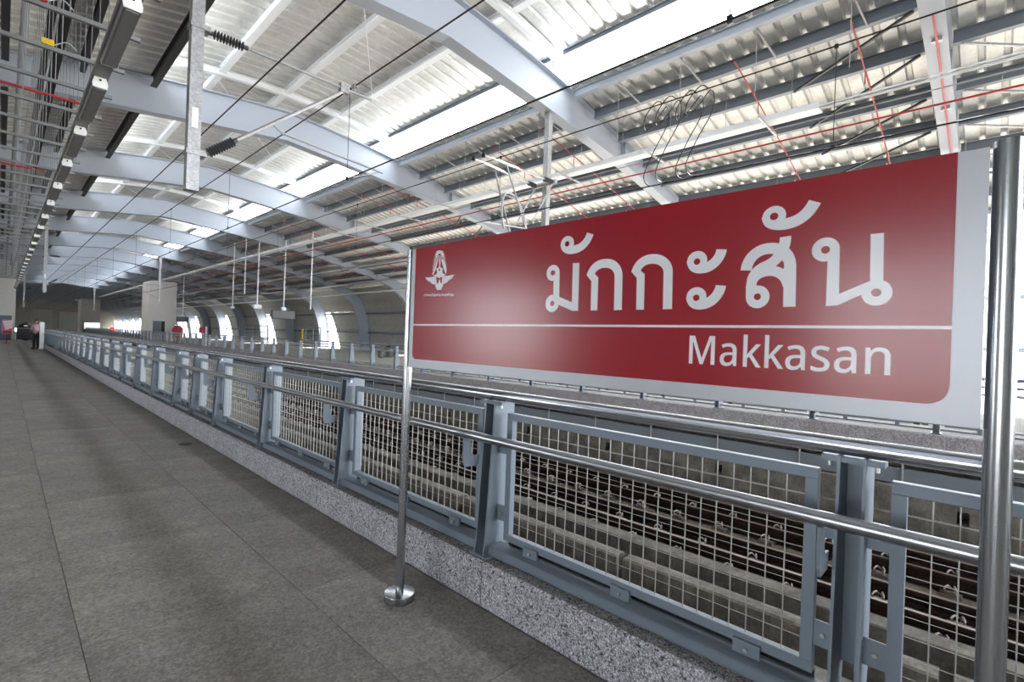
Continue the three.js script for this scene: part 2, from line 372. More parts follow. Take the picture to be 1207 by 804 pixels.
function topY(x) { const q = x < XC ? 2 * XC - x : x; for (let i = 0; i + 1 < T.length; i++) if (q >= T[i][0] && q <= T[i + 1][0]) return T[i][1] + (T[i + 1][1] - T[i][1]) * (q - T[i][0]) / (T[i + 1][0] - T[i][0]); return 0; }
function botY(x) { const q = x < XC ? 2 * XC - x : x; for (let i = 0; i + 1 < B.length; i++) if (q >= B[i][0] && q <= B[i + 1][0]) return B[i][1] + (B[i + 1][1] - B[i][1]) * (q - B[i][0]) / (B[i + 1][0] - B[i][0]); return 0; }
// strip of thickness t (inwards) along a polyline, width w in z
function strip(P, t, w, side) {
  const out = [], inn = [];
  for (let i = 0; i < P.length; i++) {
    const a = P[Math.max(0, i - 1)], b = P[Math.min(P.length - 1, i + 1)], dx = b[0] - a[0], dy = b[1] - a[1], l = Math.hypot(dx, dy);
    out.push(P[i]); inn.push([P[i][0] + side * dy / l * t, P[i][1] - side * dx / l * t]);
  }
  return ex([...out, ...inn.reverse()], -w / 2, w / 2);
}
const NM = 12, NB = 22, K0 = -2, SP = 9.05;
const gz = (k) => (k === 0 ? -0.95 : -SP * k);
{
  const web = ex([...TT, ...[...BB].reverse()], -0.012, 0.012);
  const tf = strip(TT, 0.03, 0.34, 1), bf = strip(BB, 0.03, 0.36, 1);
  const t = thing('roof_girder', 'pale blue grey welded steel girder arching over the whole hall', 'girder', [0, 0, gz(K0)], 0, 'roof girders');
  mesh('web', web, M.girder, t); mesh('top_flange', tf, M.girder, t); mesh('bottom_flange', bf, M.girder, t); for (const x of [14.25, 21.2, 2 * XC - 14.25]) mesh('stiffener', bx(x - 0.012, x + 0.012, botY(x) + 0.03, topY(x) - 0.03, -0.16, 0.16), M.girder, t);
  for (const x of [24.6, 2 * XC - 26.3]) mesh('base_plate', bx(x, x + 1.7, 0, 0.05, -0.3, 0.3), M.girder, t);
  for (let k = K0 + 1; k <= NB; k++) copy(t, [0, 0, gz(k)], { 0: 'steel girder with a red pipe clipped along its underside above the sign', 1: 'steel girder from whose underside the twin armed white mast hangs', 2: 'steel girder crossing behind the triangular arm of the nearest hanging mast' }[k]);
}
// corrugated sheet over a polyline P (x, y), from z0 to z1, ribs along P, rib depth h pointing outwards
function sheet(P, z0, z1, pitch, h, zAt) {
  const n = Math.round(Math.abs(z1 - z0) / pitch), p = (z1 - z0) / n;
  const zs = [];
  for (let i = 0; i < n; i++) for (const [f, o] of [[0, 0], [0.64, 0], [0.72, 1], [0.92, 1]]) zs.push([i * p + f * p, o]);
  zs.push([n * p, 0]);
  const pos = [], q = (i, j) => {
    const a = P[Math.max(0, i - 1)], b = P[Math.min(P.length - 1, i + 1)], dx = b[0] - a[0], dy = b[1] - a[1], l = Math.hypot(dx, dy);
    const s = zs[j][0] / (z1 - z0), za = zAt ? zAt(P[i][1]) : z0, o = zs[j][1] * h;
    let nx = -dy / l, ny = dx / l; if (ny < -0.2) { nx = -nx; ny = -ny; }
    if (Math.abs(ny) <= 0.2) { const sg = P[i][0] > XC ? 1 : -1; nx = Math.abs(nx) * sg; }
    return [P[i][0] + nx * o, P[i][1] + ny * o, za + s * (z1 - za)];
  };
  for (let i = 0; i + 1 < P.length; i++) for (let j = 0; j + 1 < zs.length; j++) {
    const a = q(i, j), b = q(i + 1, j), c = q(i + 1, j + 1), d = q(i, j + 1);
    pos.push(...a, ...b, ...c, ...a, ...c, ...d);
  }
  const g = new THREE.BufferGeometry(); g.setAttribute('position', new THREE.Float32BufferAttribute(pos, 3)); g.computeVertexNormals();
  return uvm(g);
}
const lerpPath = (fn, x0, x1, n) => Array.from({ length: n + 1 }, (_, i) => { const x = x0 + (x1 - x0) * i / n; return [x, fn(x)]; });
const SKY0 = 10.72, UP = (x) => 10.05 - 0.38 * ((x - XC) / 3.9) ** 2;
{
  const ceil = struct('ceiling', null, null, 'corrugated steel roof with a raised strip over the tracks');
  const lo = lerpPath((x) => topY(x) + 0.03, 11.2, 23.6, 14), loL = lerpPath((x) => topY(x) + 0.03, 3.05, 2 * XC - 23.6, 14);
  const up = lerpPath((x) => UP(x) + 0.02, 2 * XC - SKY0 - 0.15, SKY0 + 0.15, 10);
  const gl = sheet(lo, 0, -SP, SP / 22, 0.055), gll = sheet(loL, 0, -SP, SP / 22, 0.055), gu = sheet(up, 0, -SP, SP / 22, 0.05), gm = sheet(lerpPath((x) => topY(x) + 0.03, 3.05, 11.2, 10), 0, -SP, SP / 22, 0.055);
  mesh('end_cheek', ex([...lerpPath((x) => topY(x), 2.95, 10.9, 12), ...lerpPath((x) => UP(x) + 0.02, 2.95, 10.9, 12).reverse()], -SP * NM - 0.3, -SP * NM - 0.28), M.deck, ceil, 'upright sheet closing the end of the raised roof');
  for (let k = K0; k < NB; k++) {
    const z = -SP * k;
    for (const [g, m, l] of [[gl, M.deck, 'cream corrugated sheet'], [gll, M.deck, 'corrugated sheet above the near platform'], k < NM ? [gu, M.deck, 'pale corrugated sheet of the raised roof'] : [gm, M.deck, 'pale corrugated sheet beyond the raised roof']]) { const o = mesh('roof_sheet', g, m, ceil, l); o.position.z = z; }
  }
  // walls: curved lower sheets, every second bay with a daylight gap beside its rib
  for (const side of [1, -1]) {
    const wl = struct(side > 0 ? 'wall_right' : 'wall_left', null, null, side > 0 ? 'curved ribbed metal wall behind the far platform' : 'curved ribbed metal wall behind the near platform');
    const P = T.filter((p) => p[0] > 23.4).map((p) => [p[0] + 0.03, p[1]]).map((p) => (side > 0 ? p : mirror(p)));
    const cut = 4.3, hi = P.filter((p) => p[1] >= cut - 0.4), loP = P.filter((p) => p[1] <= hi[hi.length - 1][1] + 1e-6);
    const plain = sheet(P, 0, -SP, SP / 28, 0.05), hiG = sheet(hi, 0, -SP, SP / 28, 0.05);
    const partG = sheet(loP, -3.2, -SP, SP / 28, 0.05), partH = sheet(loP, 0, -4.2, SP / 28, 0.05);
    // gap at the far end of the bay (next to the even girder): mirrored sense of z
    const gap = sheet(loP, -SP, 0, SP / 28, 0.05, (y) => -SP + 1.0 + 1.8 * (1 - Math.min(1, y / cut)));
    for (let k = K0; k < NB; k++) {
      const z = -SP * k, side_open = side > 0 && k < 3, part_open = side < 0 && (k === 0 || k === 1), open = ((k + 5) % 2) === 0 || k + 1 >= 13;
      if (side_open) continue;
      if (part_open) { mesh('wall_sheet', hiG, M.wall, wl).position.z = z; mesh('wall_sheet', k ? partH : partG, M.wall, wl).position.z = z; }
      else if (open) { mesh('wall_sheet', hiG, M.wall, wl).position.z = z; mesh('wall_sheet', gap, M.wall, wl).position.z = z; }
      else mesh('wall_sheet', plain, M.wall, wl).position.z = z;
    }
    // girts
    for (const y of [1.85, 3.75]) { const x = T.find((p) => p[1] <= y && p[0] > 24)[0] - 0.12, X = side > 0 ? x : 2 * XC - x; mesh('girt', bx(X - 0.06, X + 0.06, y - 0.09, y + 0.09, -SP * NB, -SP * K0), M.purlin, wl); }
  }
  struct('wall_back', [ex([...TT, [26, 0], [2 * XC - 26, 0]], -199.4, -199.05), bx(2.5, 11.2, 8.6, 10.1, -199.4, -199.05)], M.wall, 'grey metal gable wall closing the far end of the hall');
  struct('wall_front_shade', [ex([...TT.filter((p) => p[0] < 1.2), [1.2, 0]], -SP * K0 + 0.2, -SP * K0 + 0.4)], M.wall, 'unseen metal gable wall added to shade the near platform side of the hall');  // unseen wall added to keep end light off near roof, floor and sign
  // purlins: each line one thing, a length in every bay
  const seg = (x, y, w, h) => merged([bx(x - w / 2, x + w / 2, y - h, y - h + 0.02, -1, 0), bx(x - w / 2, x + w / 2, y - 0.02, y, -1, 0), bx(x - 0.012, x + 0.012, y - h + 0.02, y - 0.02, -1, 0)]);
  const line = (name, label, x, y, w, h, m, grp, kEnd = NB) => {
    const t = thing(name, label, 'purlin', [0, 0, 0], 0, grp), g = seg(x, y, w, h);
    for (let k = K0; k < kEnd; k++) { const o = mesh('purlin_length', g, m, t), e = 0.19; o.position.z = gz(k) - e; o.scale.z = gz(k) - gz(k + 1) - 2 * e; }
  };
  const ord = ['first', 'second', 'third', 'fourth', 'fifth', 'sixth', 'seventh', 'eighth'];
  [12.4, 13.75, 15.35, 16.7, 18.1, 19.5, 20.9, 22.3].forEach((x, i) => line('roof_purlin', ord[i] + ' steel purlin down from the edge purlin under the cream lower roof sheets', x, topY(x) - 0.012, 0.14, 0.28, M.purlin, 'purlins of the lower roof across the tracks'));
  line('edge_purlin', 'wide blue grey edge purlin along the lower side of the bright roof opening', 11.36, topY(11.36) - 0.012, 0.16, 0.22, M.girder);
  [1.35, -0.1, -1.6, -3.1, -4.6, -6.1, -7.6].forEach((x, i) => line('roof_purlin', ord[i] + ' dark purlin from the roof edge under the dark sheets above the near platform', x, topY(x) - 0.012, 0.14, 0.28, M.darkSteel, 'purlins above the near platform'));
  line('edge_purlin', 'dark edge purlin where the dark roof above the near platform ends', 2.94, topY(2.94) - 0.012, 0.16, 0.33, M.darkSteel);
  for (const [x, w] of [[4.72, 'on the near platform side'], [6.75, 'in the middle'], [8.75, 'next to the bright roof opening']]) line('monitor_purlin', 'broad pale purlin of the raised roof ' + w, x, UP(x) - 0.008, 0.2, 0.18, M.whiteSteel, 'purlins of the raised roof', NM);
  line('eave_trim', 'grey trim along the edge of the raised roof beside the bright opening', 10.78, UP(10.78) + 0.03, 0.1, 0.14, M.purlin, undefined, NM);
  line('eave_trim', 'grey trim along the raised roof edge on the near platform side', 2 * XC - 10.78, UP(10.78) + 0.03, 0.1, 0.14, M.purlin, undefined, NM);
  // frames of the raised roof, one on each girder
  const raf = strip(lerpPath((x) => UP(x) - 0.2, 2 * XC - SKY0, SKY0, 16), 0.02, 0.16, 1), raf2 = strip(lerpPath((x) => UP(x) - 0.01, 2 * XC - SKY0, SKY0, 16), 0.02, 0.16, 1), raw = ex([...lerpPath((x) => UP(x) - 0.01, 2 * XC - SKY0, SKY0, 16), ...lerpPath((x) => UP(x) - 0.21, 2 * XC - SKY0, SKY0, 16).reverse()], -0.01, 0.01);
  const fr = thing('clerestory_portal', 'white steel frame carrying the raised roof above a girder', 'roof portal', [0, 0, gz(K0)], 0, 'frames of the raised roof');
  mesh('rafter', merged([raf, raf2, raw]), M.whiteSteel, fr);
  for (const x of [SKY0 - 0.05, 2 * XC - SKY0 + 0.05]) mesh('post', [bx(x - 0.06, x + 0.06, topY(x) - 0.0, UP(x) - 0.18, -0.07, -0.055), bx(x - 0.06, x + 0.06, topY(x), UP(x) - 0.18, 0.055, 0.07), bx(x - 0.006, x + 0.006, topY(x), UP(x) - 0.18, -0.055, 0.055)], M.whiteSteel, fr);
  for (let k = K0 + 1; k <= NM; k++) copy(fr, [0, 0, gz(k)]);
}

// ================================================================ STATION SIGN
const SX = 1.6;
{
  const zL = -2.358, zR = -0.016, y0 = 1.333, y1 = 1.998, rzL = -2.322, rzR = -0.072, ry0 = 1.382, ry1 = 1.998;
  const W = 2048, H = Math.round(W * (ry1 - ry0) / (rzR - rzL));
  const cv = document.createElement('canvas'); cv.width = W; cv.height = H;
  const c = cv.getContext('2d');
  c.fillStyle = '#9a001d'; c.fillRect(0, 0, W, H);
  const kx = W / (rzR - rzL), ky = H / (ry1 - ry0);
  // photograph pixel -> point on the sign's face -> canvas
  const P = (u, v) => {
    const d = fwd.clone().addScaledVector(camRight, (u - 603.5) / FPX).addScaledVector(camUp, -(v - 402) / FPX), t = SX / d.x;
    return [(d.z * t - rzL) * kx, (ry1 - (EYE.y + d.y * t)) * ky];
  };
  const crop = (ox, oy, s) => (x, y) => P(ox + x / s, oy + y / s);
  const A = crop(630, 265, 7.1), Bc = crop(795, 225, 5.359), Cc = crop(930, 225, 5.357);
  const white = '#e9eaf0'; c.strokeStyle = c.fillStyle = white; c.lineJoin = 'miter'; c.miterLimit = 4; c.lineCap = 'butt';
  const LW = 0.033 * kx;
  const path = (F, ops, lw = LW) => {
    c.lineWidth = lw; c.beginPath();
    for (const o of ops) { const q = []; for (let i = 1; i < o.length; i += 2) q.push(...F(o[i], o[i + 1])); if (o[0] === 'M') c.moveTo(...q); else if (o[0] === 'L') c.lineTo(...q); else c.bezierCurveTo(...q); }
    c.stroke();
  };
  const ring = (F, ox0, ox1, oy0, oy1, hx0, hx1, hy0, hy1) => {
    const a = F(ox0, (oy0 + oy1) / 2), b = F(ox1, (oy0 + oy1) / 2), e = F((ox0 + ox1) / 2, oy0), f = F((ox0 + ox1) / 2, oy1);
    const g = F(hx0, (hy0 + hy1) / 2), h = F(hx1, (hy0 + hy1) / 2), i = F((hx0 + hx1) / 2, hy0), j = F((hx0 + hx1) / 2, hy1);
    c.fillStyle = white; c.beginPath(); c.ellipse((a[0] + b[0]) / 2, (e[1] + f[1]) / 2, (b[0] - a[0]) / 2, (f[1] - e[1]) / 2, 0, 0, 7); c.fill();
    holes.push([(g[0] + h[0]) / 2, (i[1] + j[1]) / 2, (h[0] - g[0]) / 2, (j[1] - i[1]) / 2]);
  };
  const holes = [];
  const poly = (F, pts) => { c.fillStyle = white; c.beginPath(); pts.forEach(([x, y], i) => (i ? c.lineTo(...F(x, y)) : c.moveTo(...F(x, y)))); c.closePath(); c.fill(); };
  // mo ma
  ring(A, 100, 210, 335, 470, 135, 172, 381, 424); poly(A, [[160, 400], [210, 400], [206, 640], [156, 620]]);
  ring(A, 92, 203, 584, 731, 131, 165, 636, 680); poly(A, [[203, 600], [312, 648], [320, 320], [376, 318], [364, 720], [316, 721], [198, 668]]);
  // mai han akat
  ring(A, 219, 331, 93, 222, 255, 291, 137, 182);
  path(A, [['M', 244, 160], ['C', 246, 215, 300, 214, 330, 207], ['C', 400, 195, 445, 140, 467, 72]], LW * 1.02);
  // ko kai twice
  for (const [x, y, w] of [[0, 0, 1], [1, 0, 1]]) {
    if (!x) { poly(A, [[469, 717], [475, 472], [434, 420], [502, 405], [534, 442], [526, 717]]); path(A, [['M', 464, 428], ['C', 490, 350, 540, 322, 600, 322], ['C', 665, 322, 705, 370, 703, 435], ['L', 697, 714]], LW * 1.04); }
    else { poly(A, [[850, 711], [855, 445], [808, 390], [884, 377], [923, 413], [915, 711]]); path(A, [['M', 844, 398], ['C', 870, 320, 925, 285, 995, 285], ['C', 1070, 285, 1120, 335, 1118, 400], ['L', 1112, 706]], LW * 1.04); }
  }
  // sara a
  for (const [dx, dy] of [[0, 0], [-5, 228]]) {
    ring(Bc, 80 + dx, 207 + dx, 380 + dy, 500 + dy, 122 + dx, 162 + dx, 427 + dy, 467 + dy);
    path(Bc, [['M', 108 + dx, 440 + dy], ['C', 112 + dx, 500 + dy, 165 + dx, 492 + dy, 195 + dx, 486 + dy], ['C', 250 + dx, 470 + dy, 290 + dx, 420 + dy, 298 + dx, 369 + dy]], LW * 1.02);
  }
  // so suea
  path(Bc, [['M', 452, 503], ['C', 462, 420, 530, 363, 612, 363], ['C', 690, 363, 729, 410, 729, 480], ['L', 725, 733]], LW * 1.02);
  path(Bc, [['M', 485, 660], ['L', 485, 600], ['C', 486, 545, 530, 512, 605, 505], ['C', 670, 505, 712, 545, 718, 600]], LW * 0.92);
  path(Bc, [['M', 701, 288], ['C', 702, 370, 650, 440, 590, 468], ['C', 540, 488, 500, 515, 488, 570]], LW * 0.94);
  ring(Bc, 450, 601, 598, 742, 502, 545, 648, 690); poly(Bc, [[450, 600], [518, 600], [505, 670], [450, 680]]);
  // mai han akat
  ring(Bc, 555, 706, 95, 225, 603, 655, 138, 184);
  path(Bc, [['M', 588, 160], ['C', 592, 218, 650, 216, 700, 209], ['C', 790, 195, 850, 140, 888, 66]], LW * 1.02);
  // no nu
  ring(Cc, 143, 321, 294, 446, 203, 258, 348, 396); poly(Cc, [[245, 370], [321, 370], [316, 650], [510, 568], [515, 272], [601, 264], [596, 570], [560, 640], [470, 650], [306, 723], [232, 728]]);
  ring(Cc, 455, 655, 560, 726, 519, 583, 617, 667);
  c.fillStyle = '#9a001d'; for (const h of holes) { c.beginPath(); c.ellipse(...h, 0, 0, 7); c.fill(); }
  // small triangular counter in so suea
  c.beginPath(); [[690, 447], [660, 472], [692, 484]].forEach(([x, y], i) => (i ? c.lineTo(...Bc(x, y)) : c.moveTo(...Bc(x, y)))); c.closePath(); c.fill();
  // Latin line
  c.fillStyle = white;
  { const a = P(809, 429), b = P(1052, 441.5), cap = P(815, 397);
    c.save(); c.translate(a[0], (a[1] + b[1]) / 2); c.font = '200px sans-serif'; const w = c.measureText('Makkasan').width; c.scale((b[0] - a[0]) / w * 1.015, Math.abs(a[1] - cap[1]) / 143); c.fillText('Makkasan', -6, 0); c.lineWidth = 2; c.strokeStyle = white; c.strokeText('Makkasan', -6, 0); c.restore(); }
  // thin white line
  { const y = (ry1 - 1.5715) * ky; c.fillStyle = white; c.fillRect(0, y - 0.0045 * ky, W, 0.009 * ky); }
  // crest with raised wings over a winged figure, and its small line of Thai
  { const D = crop(494, 290, 12.36); c.strokeStyle = white; c.fillStyle = white; c.lineCap = 'round';
    const w = 0.0042 * kx;
    for (const s of [-1, 1]) for (let i = 0; i < 9; i++) {     // tall pair of feathered wings
      const t = i / 8, x0 = 300 + s * (8 + 62 * t), y0 = 150 + 215 * t, x1 = 300 + s * (46 + 56 * Math.pow(t, 0.6)), y1 = 75 + 258 * t + 20;
      path(D, [['M', x0, y0], ['C', x0 + s * 20, y0 - 10, x1 - s * 8, y1 + 2, x1, y1 - 14]], w * 1.35);
    }
    poly(D, [[300, 62], [340, 72], [365, 130], [350, 170], [318, 120], [300, 110], [282, 120], [250, 170], [238, 130], [262, 72]]);
    poly(D, [[186, 415], [222, 330], [250, 240], [266, 190], [272, 205], [262, 270], [240, 345], [206, 418]]);
    poly(D, [[398, 398], [392, 320], [372, 240], [342, 190], [326, 205], [340, 270], [362, 340], [382, 400]]);
    poly(D, [[302, 145], [312, 210], [310, 290], [292, 290], [290, 210]]);
    poly(D, [[245, 335], [278, 315], [300, 285], [318, 318], [348, 325], [335, 375], [352, 405], [390, 408], [350, 440], [318, 452], [290, 470], [262, 452], [238, 445], [195, 430], [252, 412], [262, 372]]);
    for (let i = 0; i < 7; i++) {                                // spread wings
      const t = i / 6;
      path(D, [['M', 232 - 6 * t, 452 + 105 * t], ['C', 190, 455 + 80 * t, 150 + 10 * t, 470 + 55 * t, 96 + 92 * t * t + 30 * t, 464 + 92 * t]], w * 1.35);
      path(D, [['M', 352 + 4 * t, 442 + 105 * t], ['C', 400, 445 + 80 * t, 440 - 10 * t, 440 + 50 * t, 504 - 92 * t * t - 36 * t, 422 + 120 * t]], w * 1.35);
    }
    poly(D, [[228, 440], [248, 450], [258, 560], [300, 480], [328, 560], [338, 445], [358, 436], [352, 560], [322, 640], [262, 642], [236, 590]]);
    c.fillStyle = '#9a001d'; for (const [x, y, rx, ry] of [[292, 345, 10, 16], [276, 510, 9, 30], [314, 505, 8, 30]]) { const q = D(x, y), r = D(x + rx, y + ry); c.beginPath(); c.ellipse(q[0], q[1], Math.abs(r[0] - q[0]), Math.abs(r[1] - q[1]), 0, 0, 7); c.fill(); }
    // small Thai line: a few strokes for every letter
    const G = { k: [[0, 1, 0, 0.35, 0.25, 0], [0.25, 0, 0.6, 0, 0.6, 1]], a: [[0, 0.1, 0.3, 0, 0.35, 0.3, 0.35, 1]], r: [[0, 0.15, 0.4, 0.1], [0.05, 0.35, 0.4, 0.45, 0.35, 1]], t: [[0, 0.6, 0.15, 0.9, 0.15, 0.3, 0.5, 0, 0.6, 0.3, 0.6, 1]], ai: [[0.3, -0.5, 0, -0.4, 0.2, -0.1, 0.2, 1]], f: [[0, 0, 0.1, 1, 0.35, 0.4, 0.55, 1, 0.6, -0.3]], e: [[0, 0, 0, 1, 0.1, 1], [0.3, 0, 0.3, 1, 0.4, 1]], h: [[0, 0, 0.1, 1, 0.15, 0.4, 0.6, 0, 0.6, 1], [0.4, -0.4, 0.4, -0.2]], ng: [[0.35, 0, 0.4, 1, 0.05, 0.5]], p: [[0, 0, 0.1, 1, 0.55, 1, 0.6, -0.3]], ah: [[0, 0.1, 0.2, 0.35, 0.35, 0.1], [0, 0.7, 0.2, 0.95, 0.35, 0.7]], ee: [[0.05, 0, 0.05, 1, 0.15, 1]], th: [[0, 0, 0.1, 0.1, 0.12, 1, 0.4, 0, 0.6, 0.1, 0.6, 1]], s: [[0, 1, 0, 0.3, 0.3, 0, 0.6, 0.3, 0.6, 1], [0.5, 0.1, 0.7, -0.2], [0.2, 0.6, 0.4, 0.6]], y: [[0, 0.1, 0.2, 0.3, 0.05, 0.5, 0.1, 1, 0.55, 1, 0.6, 0]] };
    const line = ['k', 'a', 'r', 'r', 't', 'ai', 'f', 'e', 'h', 'ng', 'p', 'r', 'ah', 'ee', 'th', 's', 'ai', 'th', 'y'];
    const adv = { a: 0.6, r: 0.62, ai: 0.5, e: 0.6, ng: 0.62, ee: 0.35, ah: 0.6 }; let tot = 0; for (const l of line) tot += adv[l] ?? 0.85;
    let x = 72; const k = (510 - 72) / tot; c.strokeStyle = white;
    for (const l of line) { for (const s of G[l]) { const ops = []; for (let i = 0; i < s.length; i += 2) ops.push([i ? 'L' : 'M', x + s[i] * k, 706 - (x - 72) * 0.02 + s[i + 1] * 26]); path(D, ops, w * 0.85); } x += (adv[l] ?? 0.85) * k; }
  }
  const tx = new THREE.CanvasTexture(cv); tx.colorSpace = THREE.SRGBColorSpace; tx.anisotropy = 16;
  const t = thing('station_sign', 'long red station name sign on a silver board between two stainless posts', 'sign', [SX, 0, 0]);
  const silver = std(0xb6b9c1, 0.38, 0.25);
  // board: rounded edges, hollow look from below
  mesh('board', [cbx(0.002, 0.052, y0, y1 - 0.001, zL, zR, 0.002)], silver, t, 'silver grey painted board');
  // red field with two rounded lower corners
  const s = new THREE.Shape(), r = 0.034; s.moveTo(rzL, ry1 - 0.001); s.lineTo(rzL, ry0 + r); s.quadraticCurveTo(rzL, ry0, rzL + r, ry0); s.lineTo(rzR - r * 1.6, ry0); s.quadraticCurveTo(rzR, ry0, rzR, ry0 + r * 1.6); s.lineTo(rzR, ry1 - 0.001); s.closePath();
  const sgm = new THREE.ExtrudeGeometry(s, { depth: 0.0015, bevelEnabled: false, curveSegments: 10 });
  { const p = sgm.attributes.position, uv = sgm.attributes.uv; for (let i = 0; i < p.count; i++) uv.setXY(i, (p.getX(i) - rzL) / (rzR - rzL), (p.getY(i) - ry0) / (ry1 - ry0)); }
  sgm.applyMatrix4(new THREE.Matrix4().makeBasis(V3(0, 0, 1), V3(0, 1, 0), V3(-1, 0, 0))); sgm.translate(0.0018, 0, 0);
  mesh('printed_face', sgm, new THREE.MeshPhysicalMaterial({ map: tx, roughness: 0.22, side: THREE.DoubleSide }), t, 'red film printed with the station name in white Thai and Latin letters, a white line and a winged crest');
  for (let i = 0; i < 10; i++) mesh('edge_clip', bx(0.014, 0.04, y0 - 0.006, y0, zL + 0.15 + i * 0.23, zL + 0.162 + i * 0.23), M.black, t);
  // posts
  const pl = mesh('post', [rod([0.026, 0, -2.4], [0.026, 2.0, -2.4], 0.024, 28)], M.stainless, t, 'round stainless steel post');
  mesh('collar', [lathe([[0, 0], [0.085, 0], [0.088, 0.004], [0.088, 0.04], [0.084, 0.046], [0.03, 0.05], [0, 0.05]], 40).translate(0.026, 0, -2.4)], M.stainless, pl, 'thick round stainless foot');
  mesh('half_tube', [rod([0.012, 0.0, -2.368], [0.012, 1.335, -2.368], 0.009, 14)], M.stainless, pl, 'slim rod beside the post below the board');
  const pr = mesh('post', [rod([0.026, 0, 0.0155], [0.026, 2.01, 0.0155], 0.027, 32)], M.stainless, t, 'round stainless steel post');
  mesh('collar', [lathe([[0, 0], [0.085, 0], [0.088, 0.004], [0.088, 0.04], [0.084, 0.046], [0.03, 0.05], [0, 0.05]], 40).translate(0.026, 0, 0.0155)], M.stainless, pr, 'thick round stainless foot');
}
// ================================================================ LAMPS AND HANGERS OVER THE NEAR PLATFORM
{
  const X = 0.7, Y = 4.2;
  solo('lighting_trunking', [bx(X - 0.07, X + 0.07, Y + 0.07, Y + 0.13, -56, -3.2)], M.tray, 'long grey trunking that carries the row of batten lamps', 'trunking');
  const prof = [[-0.05, 0.07], [0.05, 0.07], [0.068, 0.0], [0.06, -0.045], [-0.06, -0.045], [-0.068, 0.0]].map(([a, b]) => [X + a, Y + b]);
  const t = thing('batten_lamp', 'silver batten lamp with white end caps in the row above the platform', 'lamp', [0, 0, -5.24], 0, 'batten lamps over the near platform');
  mesh('housing', ex(prof, -1.3, 0), M.lampBody, t);
  const cap = prof.map(([a, b]) => [X + (a - X) * 1.03, b]);
  const ends = [mesh('end_cap', ex(cap, 0, 0.012), M.lampWhite, t), mesh('end_cap', ex(cap, -1.312, -1.3), M.lampWhite, t)];
  mesh('knockout', rod([X, Y + 0.04, 0.012], [X, Y + 0.04, 0.016], 0.012, 12), M.black, ends[0]);
  mesh('diffuser', bx(X - 0.045, X + 0.045, Y - 0.052, Y - 0.045, -1.28, -0.02), M.lampGrey, t);
  for (let i = 1; i < 25; i++) copy(t, [0, 0, -5.24 - 1.98 * i]);
  // transverse hanger bars with their rods
  const rodsX = [0.86, 0.38, 0.12, -0.5];
  const bg = merged([bx(-6, 0.92, 4.42, 4.425, -0.02, 0.02), bx(-6, 0.92, 4.425, 4.46, -0.022, -0.018), bx(-6, 0.92, 4.425, 4.46, 0.018, 0.022)]);
  const h = thing('ceiling_hanger', 'galvanised channel bar hung on thin rods above the near platform', 'hanger', [0, 0, -4.5], 0, 'channel bars above the near platform');
  mesh('channel', bg, M.hanger, h);
  for (const x of rodsX) mesh('hanger_rod', rod([x, 4.45, 0], [x, topY(x) - 0.32, 0], 0.006, 6), M.hanger, h);
  for (let i = 1; i < 46; i++) copy(h, [0, 0, -4.5 - 0.93 * i]);
  for (const [x0, x1, l] of [[0.4, 0.5, 'dark flat cable duct high above the platform next to a wider one'], [0.54, 0.68, 'wider dark flat cable duct high above the platform']]) solo('cable_duct', [bx(x0, x1, 6.55, 6.62, -61.9, -2)], M.duct, l, 'cable duct');
  // red and yellow junction blocks on the bars
  const blk = (x, y, z, m, l) => { const t = thing('junction_block', l, 'junction block', [x, y, z]); mesh('body', cbx(-0.05, 0.05, -0.03, 0.03, -0.04, 0.04, 0.008), m, t); mesh('cable', tube([[0.05, 0, 0], [0.16, 0.09, -0.05], [0.24, 0.05, -0.1]], 0.006, 10, 5), M.galv, t); };
  blk(0.17, 4.49, -6.36, M.red, 'red junction block with a bent cable among the hanger rods');
  blk(0.27, 4.49, -7.29, M.yellow, 'yellow junction block among the hanger rods');
  solo('sprinkler_pipe', [rod([-6, 4.75, -9.6], [0.75, 4.72, -9.6], 0.02, 8)], M.red, 'thin red sprinkler pipe crossing the hanger rods above the near platform', 'pipe');
  solo('sprinkler_pipe', [rod([-6, 4.9, -15.2], [0.6, 4.9, -15.2], 0.02, 8)], M.red, 'second thin red sprinkler pipe crossing further along the hanger rods', 'pipe');
}

